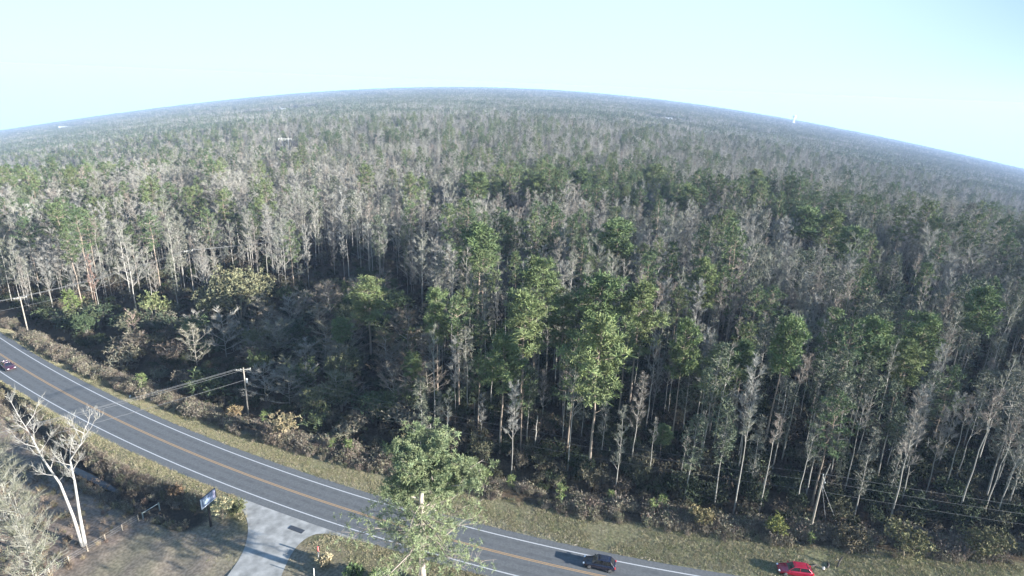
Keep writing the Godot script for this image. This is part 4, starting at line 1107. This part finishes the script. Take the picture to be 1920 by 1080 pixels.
	var fm := flat(Color(0.33, 0.28, 0.22), 0.9)
	for k in 7:
		g = Geo.new(); g.tube([Vector3(k * 2.4, -0.3, 0), Vector3(k * 2.4 + 0.03, 1.15, 0)], [0.08, 0.07], 7, Color.WHITE); g.cap(Vector3(k * 2.4 + 0.03, 1.15, 0), 0.07, 7, Vector3.UP, Color.WHITE); part("post", g.mesh(fm), fence)
	for r in [0.35, 0.7, 1.05]:
		g = Geo.new(); g.tube([Vector3(0, r, 0.08), Vector3(14.4, r, 0.08)], [0.012, 0.012], 4, Color.WHITE); part("wire", g.mesh(flat(Color(0.35, 0.35, 0.34), 0.6)), fence)
	# litter on the shoulder right of the red car
	var log1 := top("branch", null)
	g = Geo.new(); g.tube([Vector3(0, 0.05, 0), Vector3(0.25, 0.75, -0.3), Vector3(0.75, 1.35, -0.6)], [0.12, 0.11, 0.08], 7, Color.WHITE); g.tube([Vector3(0.3, 0.8, -0.32), Vector3(-0.4, 1.0, -0.3)], [0.07, 0.03], 6, Color.WHITE)
	log1.mesh = g.mesh(flat(Color(0.025, 0.022, 0.022), 0.8)); log1.position = Vector3(48.2, 0, -70.7); tag(log1, "black tilted stump on the verge right of the red car", "stump")
	var bag := top("litter_bag", null)
	g = Geo.new(); g.tube([Vector3(0, 0, 0), Vector3(0, 0.12, 0), Vector3(0.03, 0.3, 0), Vector3(0.02, 0.42, 0.02)], [0.16, 0.2, 0.15, 0.03], 9, Color.WHITE); bag.mesh = g.mesh(flat(Color(0.75, 0.75, 0.74), 0.5)); bag.position = Vector3(45.9, 0, -70.2); tag(bag, "small white litter bag just right of the red car", "bag")
	for p in [[44.7, -70.7, 0.2], [46.9, -70.9, 1.0], [-77.5, -110.6, 2.0]]:
		var d := top("debris", null)
		g = Geo.new(); g.tube([Vector3(-0.7, 0.08, 0), Vector3(0, 0.14, 0.1), Vector3(0.75, 0.08, -0.1)], [0.09, 0.15, 0.06], 7, Color.WHITE); d.mesh = g.mesh(flat(Color(0.04, 0.032, 0.028), 0.8) if p[2] < 1.5 else flat(Color(0.6, 0.58, 0.54), 0.6)); d.position = Vector3(p[0], 0, p[1]); d.rotation.y = p[2]
		tag(d, ["dark debris close behind the red car", "dark debris beside the black stump", "pale scrap on the left stretch of verge"][int(p[2])], "debris")
	var fl := top("fallen_log", null)
	g = Geo.new(); g.tube([Vector3(0, 1.0, 0), Vector3(4.5, 1.4, -2.2), Vector3(9.0, 2.2, -4.6)], [0.34, 0.26, 0.12], 9, Color.WHITE); g.cap(Vector3(0, 1.0, 0), 0.34, 9, Vector3.LEFT, Color.WHITE); g.tube([Vector3(2.5, 1.2, -1.2), Vector3(3.2, 0.0, -1.0)], [0.1, 0.06], 6, Color.WHITE)
	fl.mesh = g.mesh(flat(Color(0.62, 0.58, 0.52), 0.8)); fl.position = Vector3(67.2, land(67.2, -97.3), -97.3); tag(fl, "pale fallen log lying in the dark woods at right", "log")

# ---------------------------------------------------------------- far country
var open_spots := [[-634, -752, 70, 60], [-1042, -2149, 80, 260], [-711, -1882, 110, 260], [395, -1664, 60, 260], [604, -1649, 60, 220], [-2186, -3019, 90, 320], [-61, -1010, 170, 26], [1775, -4100, 60, 500], [-1500, -2500, 160, 180], [-900, -3300, 200, 300], [300, -2900, 260, 200], [-2000, -2300, 120, 200]]
func open_land(x: float, z: float) -> bool:
	for o in open_spots:
		var c := Vector2(o[0], o[1]); var u := -c.normalized(); var d := Vector2(x, z) - c
		var f := d.dot(u)
		if f > -o[2] * 0.5 and f < o[3] and absf(d.dot(Vector2(u.y, -u.x))) < o[2]: return true
	return false

func far_clump(kind: int) -> ArrayMesh:
	var g := Geo.new()
	for i in 12:
		var o := Vector3(rnd(-7, 7), 0, rnd(-7, 7)); var h := rnd(11, 20)
		var green: bool = rnd(0, 1) < [0.7, 0.06, 0.28][kind]
		if green:
			var col := vary(Color(0.085, 0.112, 0.065), 0.2)
			for k in 7:
				tuft(g, o + Vector3(rnd(-1.8, 1.8), h * rnd(0.6, 1.0), rnd(-1.8, 1.8)), 1.4, 8, 0.5, vary(col, 0.2))
		else:
			var col := vary(Color(0.235, 0.232, 0.205), 0.22)
			for k in 40:
				var b := o + Vector3(0, h * rnd(0.3, 0.85), 0); var d := Vector3(rnd(-1, 1), rnd(0.5, 1.6), rnd(-1, 1)).normalized(); var w := d.cross(Vector3(rnd(-1, 1), rnd(-1, 1), rnd(-1, 1))).normalized() * 0.09
				g.tri(b - w, b + d * rnd(1.5, 3.8), b + w, vary(col, 0.25))
		var w2 := Vector3(rnd(-1, 1), 0, rnd(-1, 1)).normalized() * 0.16
		g.tri(o - w2, o + Vector3(0, h * 0.85, 0), o + w2, Color(0.33, 0.31, 0.27))
	return g.mesh(leaf_mat)

func build_far() -> void:
	var kinds: Array = []
	for i in 9: kinds.append(far_clump(i % 3))
	var list: Array = []
	for band in [[-940.0, -2600.0, 13.5, 1.0, 1.0], [-2600.0, -6000.0, 27.0, 1.05, 2.0]]:
		var z: float = band[0]
		while z > band[1]:
			var half := -z * 0.98
			var x := -half
			while x < half:
				x += band[2]
				var px: float = x + rnd(-0.5, 0.5) * band[2]; var pz: float = z + rnd(-0.5, 0.5) * band[2]; var r := rnd(0, 1); var t := rnd(0, TAU); var tone := rnd(0.8, 1.2); var s := rnd(0.8, 1.15); var v := rng.randi() % 3
				if not in_view(px, pz) or open_land(px, pz): continue
				var n := zone_noise.get_noise_2d(px * 0.25, pz * 0.7) * 1.5 + r * 0.4 - 0.2
				var k := 0 if n > 0.12 else (1 if n < -0.08 else 2)
				if n < -0.42 and r > 0.5: continue
				if pz < -4300.0 and pz > -5780.0 and (n < 0.3 or v > 0): continue
				if pz <= -5780.0: k = 0
				list.append([v * 3 + k, px, pz, s * band[3], t, Color(tone, tone, tone), s * band[4]])
			z -= band[2]
	mass("distant_forest", "flat mixed forest reaching to the hazy horizon", list, kinds, "tree_clumps")

	# buildings and towers far off
	var wall := flat(Color(0.5, 0.5, 0.49), 0.7); var rf := flat(Color(0.38, 0.39, 0.41), 0.6); var pane := flat(Color(0.05, 0.06, 0.07), 0.2)
	var i := 0
	for p in [[-1042.0, -2149.0, 34.0, 9.0, "white building left of the two on the left horizon"], [-740.0, -1882.0, 22.0, 8.0, "small white house beside a longer white building far off on the left"], [-690.0, -1890.0, 44.0, 9.0, "longer white building in the distant left clearing"], [395.0, -1664.0, 18.0, 9.0, "small white house alone far off right of centre"], [604.0, -1649.0, 26.0, 7.0, "low white building below the far water tower"], [-2186.0, -3019.0, 60.0, 14.0, "pale building on the left skyline"]]:
		var t := thing("building", p[4], "building", Vector3(p[0], land(p[0], p[1]), p[1]), atan2(-p[0], -p[1]) * 0.6, "far white buildings")
		var g := Geo.new(); g.box(Vector3(0, p[3] * 0.35 - 1.0, 0), Vector3(p[2], p[3] * 0.7 + 2.0, 14)); part("wall", g.mesh(wall), t)
		g = Geo.new()
		var e: float = p[3] * 0.7; var w: float = p[2] * 0.52
		g.quad(Vector3(-w, e, 8), Vector3(w, e, 8), Vector3(w, p[3], 0), Vector3(-w, p[3], 0), Color.WHITE); g.quad(Vector3(-w, p[3], 0), Vector3(w, p[3], 0), Vector3(w, e, -8), Vector3(-w, e, -8), Color.WHITE)
		for s in [1, -1]: g.tri(Vector3(w * s, e, 8), Vector3(w * s, p[3], 0), Vector3(w * s, e, -8), Color.WHITE)
		part("roof", g.mesh(rf), t)
		for k in 3:
			g = Geo.new(); g.box(Vector3((k - 1) * p[2] * 0.3, p[3] * 0.35, 7.05), Vector3(p[2] * 0.1, p[3] * 0.25, 0.12)); part("window", g.mesh(pane), t)
		i += 1
	var tw := thing("water_tower", "white water tower standing on the right horizon", "water tower", Vector3(1775, land(1775, -4100), -4100))
	var wm := flat(Color(0.85, 0.86, 0.86), 0.5)
	var g := Geo.new(); g.tube([Vector3(0, -3, 0), Vector3(0, 4, 0), Vector3(0, 28, 0), Vector3(0, 33, 0)], [7, 4.2, 4.0, 5.5], 16, Color.WHITE); part("shaft", g.mesh(wm), tw)
	g = Geo.new(); g.tube([Vector3(0, 32, 0), Vector3(0, 35, 0), Vector3(0, 40, 0), Vector3(0, 45, 0), Vector3(0, 47, 0)], [4, 8.5, 10, 7.5, 1], 18, Color.WHITE); part("tank", g.mesh(wm), tw)
	tw.scale = Vector3.ONE * 1.3
	var hf := thing("transmission_tower", "H-shaped pale transmission tower rising over the left woods", "transmission tower", Vector3(-225, land(-225, -602), -602), 0.35)
	var hm := flat(Color(0.38, 0.39, 0.38), 0.7)
	for s in [-1, 1]:
		g = Geo.new(); g.tube([Vector3(s * 2.9, -1, 0), Vector3(s * 2.9, 19.0, 0)], [0.36, 0.26], 8, Color.WHITE); part("post", g.mesh(hm), hf)
	g = Geo.new(); g.box(Vector3(0, 17.6, 0.4), Vector3(12.5, 0.5, 0.4)); part("crossarm", g.mesh(hm), hf)
	for s in [-1, 1]:
		g = Geo.new(); g.tube([Vector3(-2.9 * s, 11, 0), Vector3(2.9 * s, 16.8, 0)], [0.12, 0.12], 6, Color.WHITE); part("brace", g.mesh(hm), hf)
	for s in [-1, 0, 1]:
		g = Geo.new(); g.tube([Vector3(s * 5.9, 17.4, 0.4), Vector3(s * 5.9, 15.8, 0.4)], [0.14, 0.14], 6, Color.WHITE); part("insulator", g.mesh(hm), hf)
